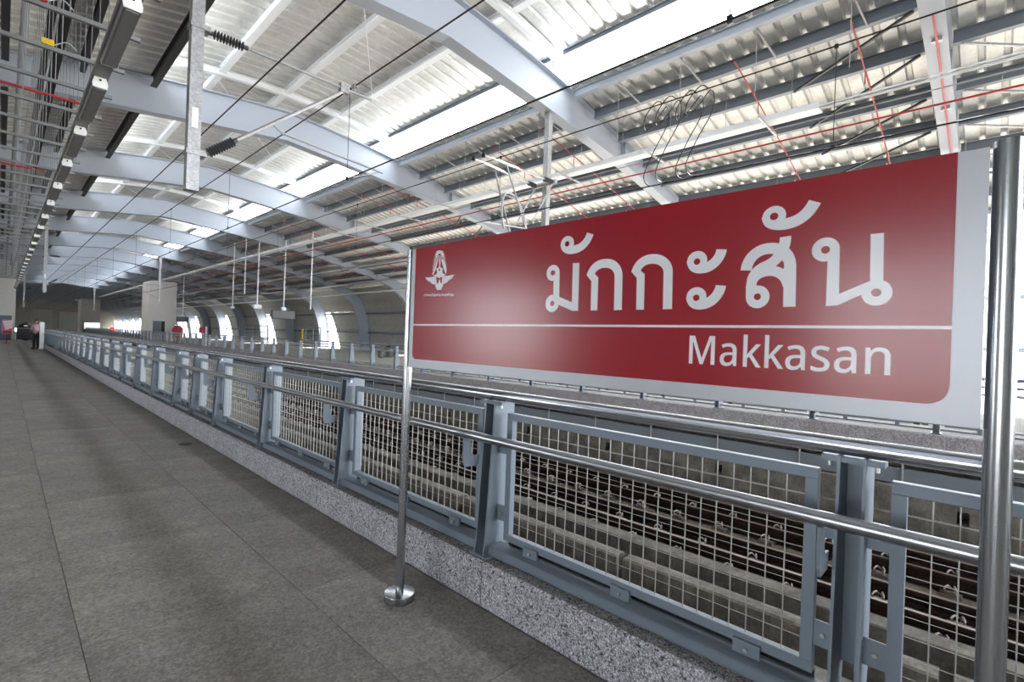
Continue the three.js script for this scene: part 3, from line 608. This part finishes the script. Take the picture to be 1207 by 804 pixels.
// ================================================================ OVERHEAD LINE
const wireY = { nearMess: [3.8, 5.446], nearCont: [3.8, 4.008], feeder: [2.6, 5.27], farMess: [7.2, 5.35], farCont: [7.2, 4.07] };
{
  for (const [k, label] of [['nearMess', 'dark messenger wire over the near track'], ['nearCont', 'dark contact wire hanging lowest over the near track'], ['feeder', 'dark feeder wire beside the hanging masts'], ['farMess', 'dark messenger wire over the far track'], ['farCont', 'dark contact wire hanging lowest over the far track']]) {
    const [x, y] = wireY[k]; solo('overhead_wire', [rod([x, y, 20], [x, y, -187], 0.011, 6)], M.cable, label, 'wire');
  }
  let n = 0;
  for (const [a, b] of [['nearMess', 'nearCont'], ['farMess', 'farCont']]) for (let z = -1.5; z > -60; z -= 6) {
    const [x, y0] = wireY[a], y1 = wireY[b][1], t = thing('wire_dropper', 'thin dropper clamped between messenger wire and contact wire', 'dropper', [x, 0, z], 0, 'droppers of the overhead line');
    mesh('rod', rod([0, y0, 0], [0, y1, 0], 0.005, 5), M.cable, t); mesh('clamp', bx(-0.015, 0.015, y1 - 0.02, y1 + 0.03, -0.02, 0.02), M.cable, t); mesh('clamp', bx(-0.015, 0.015, y0 - 0.03, y0 + 0.02, -0.02, 0.02), M.cable, t);
  }
  // insulator string: cap, sheds, cap along a line
  function insulator(a, b, m, parent) {
    const A = V3(...a), B = V3(...b), L = A.distanceTo(B), pts = [[0.001, 0], [0.03, 0], [0.03, 0.04]];
    const n = 10, s = (L - 0.1) / n;
    for (let i = 0; i < n; i++) { const y = 0.05 + i * s; pts.push([0.022, y], [0.062, y + s * 0.45], [0.062, y + s * 0.55], [0.022, y + s * 0.75]); }
    pts.push([0.03, L - 0.04], [0.03, L], [0.001, L]);
    const g = lathe(pts, 18).applyQuaternion(new THREE.Quaternion().setFromUnitVectors(V3(0, 1, 0), B.clone().sub(A).normalize())).translate(A.x, A.y, A.z);
    return mesh('insulator', toCreasedNormals(g, 0.6), M.insulator, parent, 'dark ribbed insulator');
  }
  const along = (a, b, t) => a.map((v, i) => v + (b[i] - v) * t);
  function nearMast(z, label) {
    const t = thing('catenary_mast', label, 'mast', [0, 0, z]);
    mesh('drop_post', cbx(1.565, 1.705, 3.26, topY(1.64) - 0.02, -0.07, 0.07, 0.008), M.galv, t);
    mesh('number_plate', bx(1.6, 1.67, 4.05, 4.3, 0.07, 0.073), M.lampWhite, t, 'small white plate with print');
    for (const y of [5.34, 3.74]) { const c = mesh('bracket', bx(1.55, 1.77, y - 0.03, y + 0.03, -0.085, 0.085), M.galv, t); mesh('bolt', rod([1.77, y, -0.05], [1.77, y, 0.05], 0.018, 8), M.bolt, c); }
    const u0 = [1.77, 5.34, 0], u1 = [4.1, 5.34, 0], l0 = [1.77, 3.76, 0], l1 = [3.62, 5.3, 0];
    insulator(u0, along(u0, u1, 0.2), M.insulator, t); mesh('stay_tube', [rod(along(u0, u1, 0.2), u1, 0.021, 12)], M.galv, t, 'level galvanised tube');
    insulator(l0, along(l0, l1, 0.2), M.insulator, t); mesh('cantilever_tube', [rod(along(l0, l1, 0.2), l1, 0.026, 12)], M.galv, t, 'slanting galvanised tube');
    const s = mesh('messenger_support', [bx(3.56, 3.7, 5.27, 5.41, -0.04, 0.04), rod([3.8, 5.33, 0], [3.8, 5.45, 0], 0.014, 8), bx(3.77, 3.83, 5.42, 5.46, -0.05, 0.05)], M.galv, t);
    mesh('registration_tube', [rod([2.6, 4.43, 0], [2.72, 4.35, 0], 0.012, 6), rod([2.72, 4.35, 0], [4.35, 4.22, 0], 0.017, 10)], M.galv, t);
    mesh('steady_arm', [rod([4.3, 4.22, 0], [3.82, 4.01, 0], 0.01, 6)], M.galv, t);
  }
  nearMast(-7.36, 'galvanised hanging mast with ribbed insulators and a triangular arm above the near platform edge');
  nearMast(-38, 'second hanging mast further along above the near platform edge');
  nearMast(-75, 'last small hanging mast far along above the near platform edge');
  // mast of the far track, hung from the second girder, with twin arms
  {
    const t = thing('catenary_mast', 'white hanging mast under a girder with twin arms reaching over the far track', 'mast', [0, 0, -9.05]);
    mesh('drop_post', cbx(10.41, 10.57, 4.2, 7.9, -0.08, 0.08, 0.008), M.galv, t);
    mesh('crosshead', [rod([10.3, 5.85, -0.35], [10.3, 5.85, 0.5], 0.06, 14)], M.galv, t, 'thick round cross tube');
    for (const [dz, ez] of [[0.38, 1.12], [-0.22, 0.8]]) {
      const a = [10.3, 5.85, dz], b = [7.1, 5.46, ez];
      const m1 = mesh('arm_tube', [rod(along(a, b, 0.16), b, 0.024, 10)], M.galv, t); insulator(a, along(a, b, 0.16), M.insulator, t);
      mesh('end_knob', [lathe([[0, -0.05], [0.035, -0.04], [0.045, 0], [0.035, 0.04], [0, 0.05]], 10).translate(...b)], M.black, m1);
      mesh('brace_tube', [rod(along(a, b, 0.72), [9.35, 4.3, dz], 0.022, 10)], M.galv, t);
      mesh('brace_tube', [rod([10.28, 5.8, dz], [9.55, 4.62, dz], 0.02, 10)], M.galv, t);
    }
    mesh('registration_arm', [tube([[8.2, 4.15, 0.7], [8.1, 4.6, 0.7], [8.25, 5.0, 0.65], [8.7, 5.08, 0.5], [9.1, 4.75, 0.45], [9.3, 4.35, 0.4]], 0.026, 30, 8)], M.galv, t, 'curved white arm like a walking stick');
    mesh('steady_arm', [rod([9.3, 4.4, 0.4], [7.2, 4.105, 0.9], 0.016, 8)], M.galv, t);
  }
  // further masts of the far track
  for (const [x, z, y, l] of [[9.9, -54.3, 3.9, 'plain hanging mast over the far track in front of the lift shaft'], [9.9, -99.5, 3.9, 'small plain hanging mast over the far track further along']]) {
    const t = thing('catenary_mast', l, 'mast', [x, 0, z]); mesh('drop_post', cbx(-0.09, 0.09, y, 8.0, -0.09, 0.09, 0.008), M.galv, t); mesh('arm_tube', [rod([-0.1, 5.4, 0], [-2.7, 5.37, 0], 0.025, 8)], M.galv, t); mesh('brace_tube', [rod([-0.1, 4.2, 0], [-2.3, 5.35, 0], 0.022, 8)], M.galv, t);
  }
  // looped jumper cables of the far track
  const jumper = (z, label, o = 0.02) => solo('jumper_cable', [tube([[7.2 + o, 5.35, z], [7.2 + o, 5.42, z - 0.1], [7.2 + o, 5.2, z - 0.32], [7.2 + o * 1.8, 5.0, z - 0.3], [7.2 + o * 1.8, 5.15, z - 0.1], [7.2 + o * 1.8, 5.3, z + 0.06], [7.2 + o, 5.05, z + 0.1], [7.2 + o, 4.6, z - 0.15], [7.2 + o, 4.25, z - 0.3], [7.2 + o, 4.1, z - 0.22], [7.2 + o, 4.07, z]], 0.008, 60, 6)], M.cable, label, 'cable');
  jumper(-3.85, 'dark looped jumper cable next to the girder joint over the far track');
  jumper(-3.62, 'dark looped jumper cable just beside the first loop over the far track', -0.02);
  jumper(-3.3, 'dark looped jumper cable third in the bunch over the far track');
  jumper(-3.12, 'dark looped jumper cable last in the bunch over the far track', -0.02);
}

// ================================================================ TRAYS, PIPES AND RODS UNDER THE FAR ROOF
{
  const tray = (x, y, w, h, z0, z1, label, m = M.whiteSteel, step = 1.5, rodR = 0.007) => {
    const t = thing('cable_tray', label, 'cable tray');
    mesh('channel', [bx(x - w / 2, x + w / 2, y, y + 0.012, z1, z0), bx(x - w / 2, x - w / 2 + 0.012, y + 0.012, y + h, z1, z0), bx(x + w / 2 - 0.012, x + w / 2, y + 0.012, y + h, z1, z0)], m, t);
    for (let z = z0 - 0.6; z > z1; z -= step) { mesh('hanger_rod', rod([x, y + 0.012, z], [x, topY(x) - 0.28, z], rodR, 6), M.galv, t); }
    return t;
  };
  const t1 = tray(12.64, 6.92, 0.34, 0.13, -2.9, -120, 'wide white cable tray hung on rods above the edge of the far platform');
  for (let z = -4; z > -60; z -= 3) mesh('cross_bar', bx(12.0, 13.3, 6.84, 6.885, z - 0.02, z + 0.02), M.galv, t1);
  tray(17.4, 6.3, 0.25, 0.1, 9, -120, 'grey cable tray hung below the girders above the middle of the far platform', M.galv, 2.26);
  tray(20.8, 5.86, 0.3, 0.1, 9, -150, 'long grey tray in front of the curved wall, second row up', M.galv, 3.0);
  tray(22.5, 5.3, 0.3, 0.1, 9, -150, 'long pale tray along the top of the curved wall', M.whiteSteel, 3.0);
  const pipe = thing('sprinkler_pipe', 'long red sprinkler main under the white cable tray', 'pipe');
  mesh('main', [rod([13.0, 6.57, 9], [13.0, 6.57, -59], 0.022, 8)], M.red, pipe);
  for (let z = 6; z > -50; z -= 3) mesh('hanger_rod', rod([13.0, 6.59, z], [13.0, 6.84, z], 0.006, 5), M.galv, pipe);
  for (const [x, y, l] of [[12.52, 6.98, 'thin pale conduit leading on from the end of the white cable tray'], [12.62, 6.96, 'middle of three pale conduits leading on from the white cable tray'], [12.74, 6.99, 'outer of three pale conduits leading on from the white cable tray']]) solo('conduit', [rod([x, y, 17], [x, y, -3.2], 0.02, 8)], M.whiteSteel, l, 'conduit');
  solo('conduit', [rod([12.78, 6.8, 9], [12.78, 6.8, -100], 0.016, 6)], M.galv, 'thin grey conduit under the white cable tray', 'conduit');
  for (let k = 0; k < 9; k++) for (const dz of [1.25, 3.5]) {
    const z = gz(k) - dz, pts = []; for (let i = 0; i <= 10; i++) { const x = 11.6 + i * 0.85; pts.push([x, topY(x) - 0.62, z]); }
    const p = thing('sprinkler_pipe', 'thin red branch pipe crossing under the far roof between two girders', 'pipe', [0, 0, 0], 0, 'red branch pipes under the far roof');
    mesh('branch', tube(pts, 0.017, 20, 6), M.red, p);
    for (const i of [2, 6, 9]) { const [x, y] = pts[i]; const d = mesh('drop', rod([x, y, z], [x, y - 0.3, z], 0.012, 6), M.red, p); mesh('sprinkler_head', lathe([[0, -0.05], [0.03, -0.04], [0.012, -0.02], [0.02, 0]], 8).translate(x, y - 0.3, z), M.bolt, d); }
  }
  { const pts = []; for (let i = 0; i <= 12; i++) { const x = 11.6 + i * 0.9; pts.push([x, botY(x) - 0.09, gz(0) + 0.02]); } const p = thing('sprinkler_pipe', 'red pipe clipped along the underside of the girder above the sign', 'pipe'); mesh('branch', tube(pts, 0.02, 24, 8), M.red, p); for (const i of [1, 4, 7, 10]) mesh('clip', bx(pts[i][0] - 0.04, pts[i][0] + 0.04, pts[i][1], pts[i][1] + 0.09, gz(0) - 0.06, gz(0) + 0.1), M.galv, p); }
  // thin struts with hanging rods under the edge purlin
  for (let k = -1; k < 6; k++) for (let i = 0; i < 4; i++) {
    const z = gz(k) - 1.2 - i * 1.75, ya = topY(11.36) - 0.252, yb = topY(12.4) - 0.315;
    const t = thing('purlin_strut', 'slim angle strut with a hanging rod between edge purlin and next purlin', 'strut', [0, 0, z], 0, 'struts beside the roof opening');
    mesh('angle', bar([11.4, ya, 0], [12.38, yb, 0.12], 0.035), M.galv, t); mesh('hanger_rod', rod([11.42, ya, 0], [11.42, 7.1, 0], 0.008, 6), M.galv, t);
  }
  // dark plan bracing next to a few girders
  const xs = [12.4, 13.75, 15.35, 16.7, 18.1, 19.5];
  for (const k of [0, 2, 4]) for (let i = 0; i < 5; i++) {
    const a = [xs[i], topY(xs[i]) - 0.31, gz(k) - 0.35], b = [xs[i + 1], topY(xs[i + 1]) - 0.31, gz(k) - 2.8];
    solo('roof_brace', [bar(a, b, 0.05, 0.05)], M.darkSteel, 'dark diagonal brace between two purlins beside a girder', 'brace', 'diagonal roof braces');
    const c = [xs[i + 1], topY(xs[i + 1]) - 0.31, gz(k) + 2.8], d = [xs[i], topY(xs[i]) - 0.31, gz(k) + 0.35];
    if (k === 0) solo('roof_brace', [bar(d, c, 0.045, 0.045)], M.galv, 'pale diagonal brace between two purlins beyond the piped girder', 'brace', 'pale diagonal roof braces');
  }
  for (let k = 0; k < 6; k++) solo('brace_rod', [rod([4.8, UP(4.8) - 0.25, gz(k) - 0.4], [8.7, UP(8.7) - 0.25, gz(k) - 6.5], 0.012, 6)], M.whiteSteel, 'thin white tie rod crossing a bay of the raised roof', 'tie rod', 'tie rods of the raised roof');
}

// ================================================================ THINGS ON THE FAR PLATFORM AND DOWN THE HALL
{
  const hung = (x, z, y, label, box) => {
    const t = thing('hanging_pole', label, 'pole', [x, 0, z]);
    mesh('tube', rod([0, y, 0], [0, topY(x) - 0.281, 0], 0.035, 10), M.whiteSteel, t);
    if (box) mesh('equipment_box', cbx(-box, box, y - box * 1.1, y, -box * 0.8, box * 0.8, 0.02), M.whiteSteel, t);
  };
  hung(12.4, -42.2, 3.4, 'white pole with a small box hanging over the far platform', 0.14);
  hung(12.4, -39.6, 4.25, 'shorter plain white pole hanging between two boxed poles', 0);
  hung(12.4, -36.9, 3.4, 'white pole with a larger box hanging over the far platform', 0.24);
  hung(13.75, -31.4, 3.05, 'grey pole hanging next to the wall gap on the far platform', 0);
  const disp = (x0, x1, y0, y1, z, label) => {
    const t = thing('display_screen', label, 'display', [0, 0, z]);
    mesh('casing', cbx(x0, x1, y0, y1, -0.09, 0.09, 0.02), M.black, t);
    mesh('panel', bx(x0 + 0.05, x1 - 0.05, y0 + 0.05, y1 - 0.05, 0.09, 0.093), std(0x060607, 0.3), t, 'blank black panel');
    const xm = (x0 + x1) / 2; mesh('hanger_tube', rod([xm, y1, 0], [xm, topY(xm) - 0.285, 0], 0.04, 10), M.whiteSteel, t); mesh('mount', cbx(xm - 0.16, xm + 0.16, y1, y1 + 0.22, -0.1, 0.1, 0.02), M.whiteSteel, t);
  };
  disp(13.06, 14.65, 2.48, 3.08, -36, 'black hanging display screen nearer the wall gaps over the far platform');
  disp(13.2, 14.3, 2.3, 2.85, -63.4, 'small black hanging display screen beside the lift shaft');
  // lift shafts
  const shaft = (x0, x1, z, d, h, label, m = M.render) => {
    const t = thing('lift_shaft', label, 'lift shaft', [0, 0, z]);
    mesh('tower', [cbx(x0, x1, 0, h, -d, 0, 0.12)], m, t);
    const dr = mesh('door', bx(x0 + 0.42, x0 + 1.5, 0, 2.3, 0, 0.03), M.renderBlue, t, 'dark blue grey lift door'); mesh('door_gap', bx(x0 + 1.2, x0 + 1.5, 0, 2.28, 0.03, 0.036), M.black, dr);
    return t;
  };
  shaft(10.95, 13.46, -65, 3.7, 6.62, 'tall pale lift shaft with a dark door on the far platform');
  shaft(10.9, 13.9, -130, 5, 6.85, 'smaller pale lift shaft further along the far platform');
  { const t = thing('daylight_glow_box', 'glowing white box standing in for a daylight opening at the further lift shaft', 'sign', [0, 0, -129.5]); mesh('casing', cbx(11.4, 14.0, 0.8, 2.25, -0.2, 0, 0.02), M.lampWhite, t); mesh('glowing_panel', bx(11.5, 13.9, 0.9, 2.15, 0.0, 0.01), std(0xffffff, 0.5, 0, { emissive: 0xffffff, emissiveIntensity: 1.1 }), t); for (const x of [11.6, 13.7]) mesh('leg', bx(x, x + 0.1, 0, 0.8, -0.15, -0.05), M.rail, t); }  // daylight painted as an emissive panel; casing and legs are added
  { const t = thing('concourse_block', 'low pale building block closing the far end of the tracks', 'building', [0, 0, -188]); mesh('hall', [cbx(6.0, 9.9, -1.6, 5.5, -4, 0, 0.05), cbx(11.2, 15.5, 0, 5.2, -4, 0, 0.05)], M.render, t); mesh('glass_front', bx(11.5, 15, 0.3, 4.4, 0, 0.05), std(0xcfdcd6, 0.3), t, 'pale greenish glazed front'); }
  { const t = thing('stair_core', 'tall pale wall block at the end of the near platform', 'wall block', [0, 0, -62]); mesh('tower', [cbx(-6, 0.86, 0, 7.0, -6, 0, 0.03)], M.render, t); mesh('door', bx(-2, 0.64, 0, 2.15, 0, 0.03), M.renderBlue, t, 'blue grey doors'); }
  { const t = thing('banner_stand', 'pink and red poster board on a stand at the end of the near platform', 'banner', [0.32, 0, -52]);
    const cv = document.createElement('canvas'); cv.width = 128; cv.height = 256; const c = cv.getContext('2d'); c.fillStyle = '#c2688a'; c.fillRect(0, 0, 128, 256); c.fillStyle = '#e9d2da'; c.beginPath(); c.moveTo(0, 20); c.lineTo(128, 0); c.lineTo(128, 150); c.lineTo(40, 190); c.closePath(); c.fill(); c.fillStyle = '#a3143a'; c.fillRect(0, 205, 128, 51);
    const tx = new THREE.CanvasTexture(cv); tx.colorSpace = THREE.SRGBColorSpace;
    mesh('board', bx(-0.26, 0.26, 0.7, 1.72, -0.02, 0), M.lampWhite, t); const g = new THREE.PlaneGeometry(0.5, 1.0).translate(0, 1.21, 0.002); const o = new THREE.Mesh(g, std(0xffffff, 0.5, 0, { map: tx })); o.name = 'poster'; o.castShadow = o.receiveShadow = true; t.add(o);
    mesh('leg', rod([0, 0.02, -0.03], [0, 1.6, -0.03], 0.025, 8), M.red, t); mesh('foot', cbx(-0.2, 0.2, 0, 0.03, -0.2, 0.15, 0.01), M.red, t); }
  { const t = thing('barrier', 'dark waist high barrier across the end of the near platform', 'barrier', [0, 0, -59.8]); mesh('panel', bx(0.95, 1.98, 0.12, 1.02, -0.02, 0.02), M.darkSteel, t); mesh('top_bar', rod([0.93, 1.08, 0], [2.0, 1.08, 0], 0.03, 8), M.galv, t); for (const x of [0.95, 1.87]) mesh('leg', bx(x - 0.02, x + 0.02, 0, 1.05, -0.03, 0.03), M.darkSteel, t); }
  { const t = thing('covered_machine', 'black rounded bundle under a sheet behind the barrier', 'bundle', [1.5, 0, -61.2]); const g = new THREE.SphereGeometry(0.55, 24, 16); const p = g.attributes.position; for (let i = 0; i < p.count; i++) { const x = p.getX(i), y = p.getY(i), z = p.getZ(i), k = 1 + 0.05 * Math.sin(9 * x + 5 * z); p.setXYZ(i, x * 0.95 * k, Math.max(0, 0.8 + y * 1.5 * k), z * k); } g.computeVertexNormals(); mesh('sheet', g, M.black, t); mesh('white_patch', bx(-0.12, 0.12, 1.25, 1.36, 0.46, 0.5), M.lampWhite, t, 'small white patch'); }  // plain white patch on the front of the sheet
  { const t = thing('white_stand', 'narrow white upright board next to the standing person', 'board', [1.72, 0, -41.0]); mesh('board', cbx(-0.1, 0.1, 0.06, 1.62, -0.015, 0.015, 0.005), M.lampWhite, t); mesh('foot', cbx(-0.14, 0.14, 0, 0.06, -0.12, 0.12, 0.01), M.lampWhite, t); }
  // signal
  { const t = thing('signal_light', 'small red signal lamp on a short post at the far platform edge', 'signal', [11.0, 0, -90]); mesh('post', rod([0, 0, 0], [0, 0.95, 0], 0.05, 10), M.darkSteel, t); mesh('head', cbx(-0.2, 0.2, 0.9, 1.4, -0.15, 0, 0.03), M.black, t); mesh('lens', rod([0, 1.16, 0], [0, 1.16, 0.03], 0.16, 16), std(0xff3a20, 0.4, 0, { emissive: 0xff2a12, emissiveIntensity: 2 }), t); const l = new THREE.PointLight(0xff3018, 1.2); l.position.set(0, 1.16, 0.14); l.castShadow = true; t.add(l); }
  // red boards
  { const t = thing('banner_stand', 'crimson round topped banner stand beside the lift shaft', 'banner', [13.15, 0, -62.6]); mesh('board', [ex([[-0.45, 0.5], [0.45, 0.5], [0.5, 1.5], [0.25, 1.85], [-0.25, 1.85], [-0.5, 1.5]], -0.02, 0.02)], std(0xb8304a, 0.5), t); mesh('leg', bx(-0.04, 0.04, 0, 0.5, -0.02, 0.02), M.darkSteel, t); mesh('foot', cbx(-0.3, 0.3, 0, 0.03, -0.15, 0.15, 0.01), M.darkSteel, t); }
  { const t = thing('banner_stand', 'small crimson board with a white upright near the second wall gap', 'banner', [13.0, 0, -52.4]); mesh('board', bx(-0.35, 0.2, 1.2, 1.75, -0.02, 0.02), std(0xb8304a, 0.5), t); mesh('leg', bx(0.22, 0.34, 0, 1.85, -0.03, 0.03), M.lampWhite, t); mesh('foot', cbx(0.05, 0.5, 0, 0.03, -0.2, 0.2, 0.01), M.lampWhite, t); }
  // tube frames
  const frame = (x, z0, z1, h, label) => { const t = thing('stair_rail', label, 'rail frame', [x, 0, 0]); for (const z of [z0, (z0 + z1) / 2, z1]) mesh('upright', rod([0, 0, z], [0, h, z], 0.04, 8), M.rail, t); for (const y of [h, h * 0.72, h * 0.45]) mesh('bar', rod([0, y - 0.04, z0], [0, y - 0.04, z1], 0.03, 8), M.rail, t); };
  frame(16, -44.8, -51, 2.1, 'long grey tube rail frame by the third wall gap');
  frame(16, -34.7, -37.2, 2.0, 'short grey tube rail frame by the first wall gap');
  { const t = thing('bollard', 'yellow marker post next to the short rail frame', 'post', [16, 0, -37.8]); mesh('tube', rod([0, 0, 0], [0, 1.85, 0], 0.07, 10), M.yellow, t); mesh('base', cbx(-0.15, 0.15, 0, 0.04, -0.15, 0.15, 0.01), M.darkSteel, t); }
  // two dark bags
  const bag = (x, z, w, h, label) => { const t = thing('rubbish_bag', label, 'bag', [x, 0, z]); const g = new THREE.SphereGeometry(0.5, 22, 16), p = g.attributes.position; for (let i = 0; i < p.count; i++) { const a = p.getX(i), b = p.getY(i), c = p.getZ(i), k = 1 + 0.09 * Math.sin(11 * a + 3 * b) * Math.cos(8 * c), pinch = b > 0.2 ? 1 - (b - 0.2) * 2.2 : 1; p.setXYZ(i, a * w * k * Math.max(0.18, pinch), Math.max(0, (b + 0.42) * h * 1.05), c * w * 0.8 * k * Math.max(0.18, pinch)); } g.computeVertexNormals(); mesh('sack', g, M.black, t); mesh('knot', lathe([[0.02, 0], [0.05, 0.04], [0.09, 0.12], [0.03, 0.1]], 8).translate(0, h * 0.92, 0), M.black, t); };
  bag(18.4, -30.4, 0.55, 0.75, 'smaller black rubbish bag on the far platform');
  bag(19.6, -31.4, 1.0, 0.95, 'bigger black rubbish bag on the far platform');
}

// ================================================================ PERSON
{
  const t = thing('person', 'dark haired person in pale pink shirt and black trousers standing by the near railing', 'person', [1.5, 0, -41.6], -0.5);
  function blob(bones, res, size, cy, k = 0.03) {
    const mc = new MarchingCubes(res, M.black, false, false, 60000); mc.isolation = 0; const S = size / 2;
    let i = 0;
    for (let z = 0; z < res; z++) for (let y = 0; y < res; y++) for (let x = 0; x < res; x++, i++) {
      const px = (x - res / 2) / (res / 2) * S, py = (y - res / 2) / (res / 2) * S + cy, pz = (z - res / 2) / (res / 2) * S;
      let d = 9;
      for (const [a, b, r0, r1, sx = 1] of bones) {
        const bax = b[0] - a[0], bay = b[1] - a[1], baz = b[2] - a[2], pax = px - a[0], pay = py - a[1], paz = pz - a[2];
        const h = Math.max(0, Math.min(1, (pax * bax + pay * bay + paz * baz) / (bax * bax + bay * bay + baz * baz + 1e-9)));
        const q = Math.hypot((pax - bax * h) / sx, pay - bay * h, paz - baz * h) - (r0 + (r1 - r0) * h);
        const hh = Math.max(k - Math.abs(d - q), 0) / k; d = Math.min(d, q) - hh * hh * k * 0.25;
      }
      mc.field[i] = -d;
    }
    mc.update();
    const n = mc.count, g = new THREE.BufferGeometry(), p = new Float32Array(mc.positionArray.slice(0, n * 3)), nn = new Float32Array(mc.normalArray.slice(0, n * 3));
    for (let j = 0; j < n; j++) { p[3 * j] *= S; p[3 * j + 1] = p[3 * j + 1] * S + cy; p[3 * j + 2] *= S; }
    g.setAttribute('position', new THREE.BufferAttribute(p, 3)); g.setAttribute('normal', new THREE.BufferAttribute(nn, 3)); g.computeVertexNormals();
    return uvm(g);
  }
  const legs = []; for (const s of [-1, 1]) legs.push([[s * 0.09, 0.93, 0], [s * 0.1, 0.5, 0.01], 0.085, 0.058], [[s * 0.1, 0.5, 0.01], [s * 0.105, 0.09, -0.01], 0.056, 0.04]);
  const feet = []; for (const s of [-1, 1]) feet.push([[s * 0.105, 0.05, -0.03], [s * 0.115, 0.035, 0.15], 0.042, 0.03]);
  const arms = [], hands = [];
  for (const s of [-1, 1]) {
    arms.push([[s * 0.18, 1.38, 0], [s * 0.235, 1.12, 0.02], 0.052, 0.042], [[s * 0.235, 1.12, 0.02], [s * 0.17, 1.02, 0.22], 0.04, 0.03]);
    hands.push([[s * 0.17, 1.02, 0.22], [s * 0.15, 1.01, 0.28], 0.03, 0.032]);
    for (let f = 0; f < 4; f++) hands.push([[s * (0.13 + f * 0.014), 1.01 + f * 0.008, 0.29], [s * (0.12 + f * 0.012), 0.985 + f * 0.01, 0.35 - Math.abs(f - 1.5) * 0.01], 0.01, 0.008]);
    hands.push([[s * 0.135, 1.03, 0.26], [s * 0.105, 1.035, 0.3], 0.011, 0.009]);
  }
  const torso = [[[0, 0.97, 0], [0, 1.18, 0], 0.115, 0.11, 1.25], [[0, 1.18, 0], [0, 1.36, 0], 0.112, 0.105, 1.4], [[-0.13, 1.39, 0], [0.13, 1.39, 0], 0.065, 0.065]];
  const head = [[[0, 1.42, 0], [0, 1.53, 0.01], 0.052, 0.05], [[0, 1.6, 0.015], [0, 1.66, 0.005], 0.078, 0.088], [[0, 1.56, 0.045], [0, 1.6, 0.04], 0.05, 0.06], [[0, 1.6, 0.1], [0, 1.625, 0.098], 0.016, 0.01], [[-0.088, 1.61, 0], [-0.088, 1.64, 0], 0.014, 0.018], [[0.088, 1.61, 0], [0.088, 1.64, 0], 0.014, 0.018]];
  mesh('body', blob([...legs, ...feet, ...torso, ...arms, ...hands, ...head], 128, 1.9, 0.88, 0.03), std(0xa9745a, 0.6), t);
  const grow = (b, d) => b.map(([a, c, r0, r1, s]) => [a, c, r0 + d, r1 + d, s]);
  mesh('trousers', blob([...grow(legs, 0.014), ...grow([torso[0]].map(([a, b, r0, r1, s]) => [a, [0, 1.0, 0], r0, r1, s]), 0.012)], 110, 1.9, 0.88, 0.03), M.black, t, 'black trousers');
  mesh('shirt', blob([...grow(torso, 0.014), ...grow(arms.filter((_, i) => i % 2 === 0), 0.014)], 110, 1.9, 0.88, 0.03), std(0xd9b9c8, 0.8), t, 'pale pink shirt');
  mesh('shoes', blob(grow(feet, 0.012), 90, 1.9, 0.88, 0.02), M.black, t);
  mesh('hair', blob([[[0, 1.68, -0.01], [0, 1.69, -0.012], 0.098, 0.098], [[0, 1.64, -0.045], [0, 1.46, -0.06], 0.075, 0.05]], 110, 1.9, 0.88, 0.03), std(0x0e0b0a, 0.5), t, 'dark hair reaching the shoulders');
  mesh('face', [...[-1, 1].map((s) => new THREE.SphereGeometry(0.011, 8, 6).translate(s * 0.033, 1.632, 0.083)), bx(-0.022, 0.022, 1.563, 1.568, 0.094, 0.1)], std(0x2a1512, 0.5), t, 'eyes and mouth');
}

renderer.render(scene, camera);
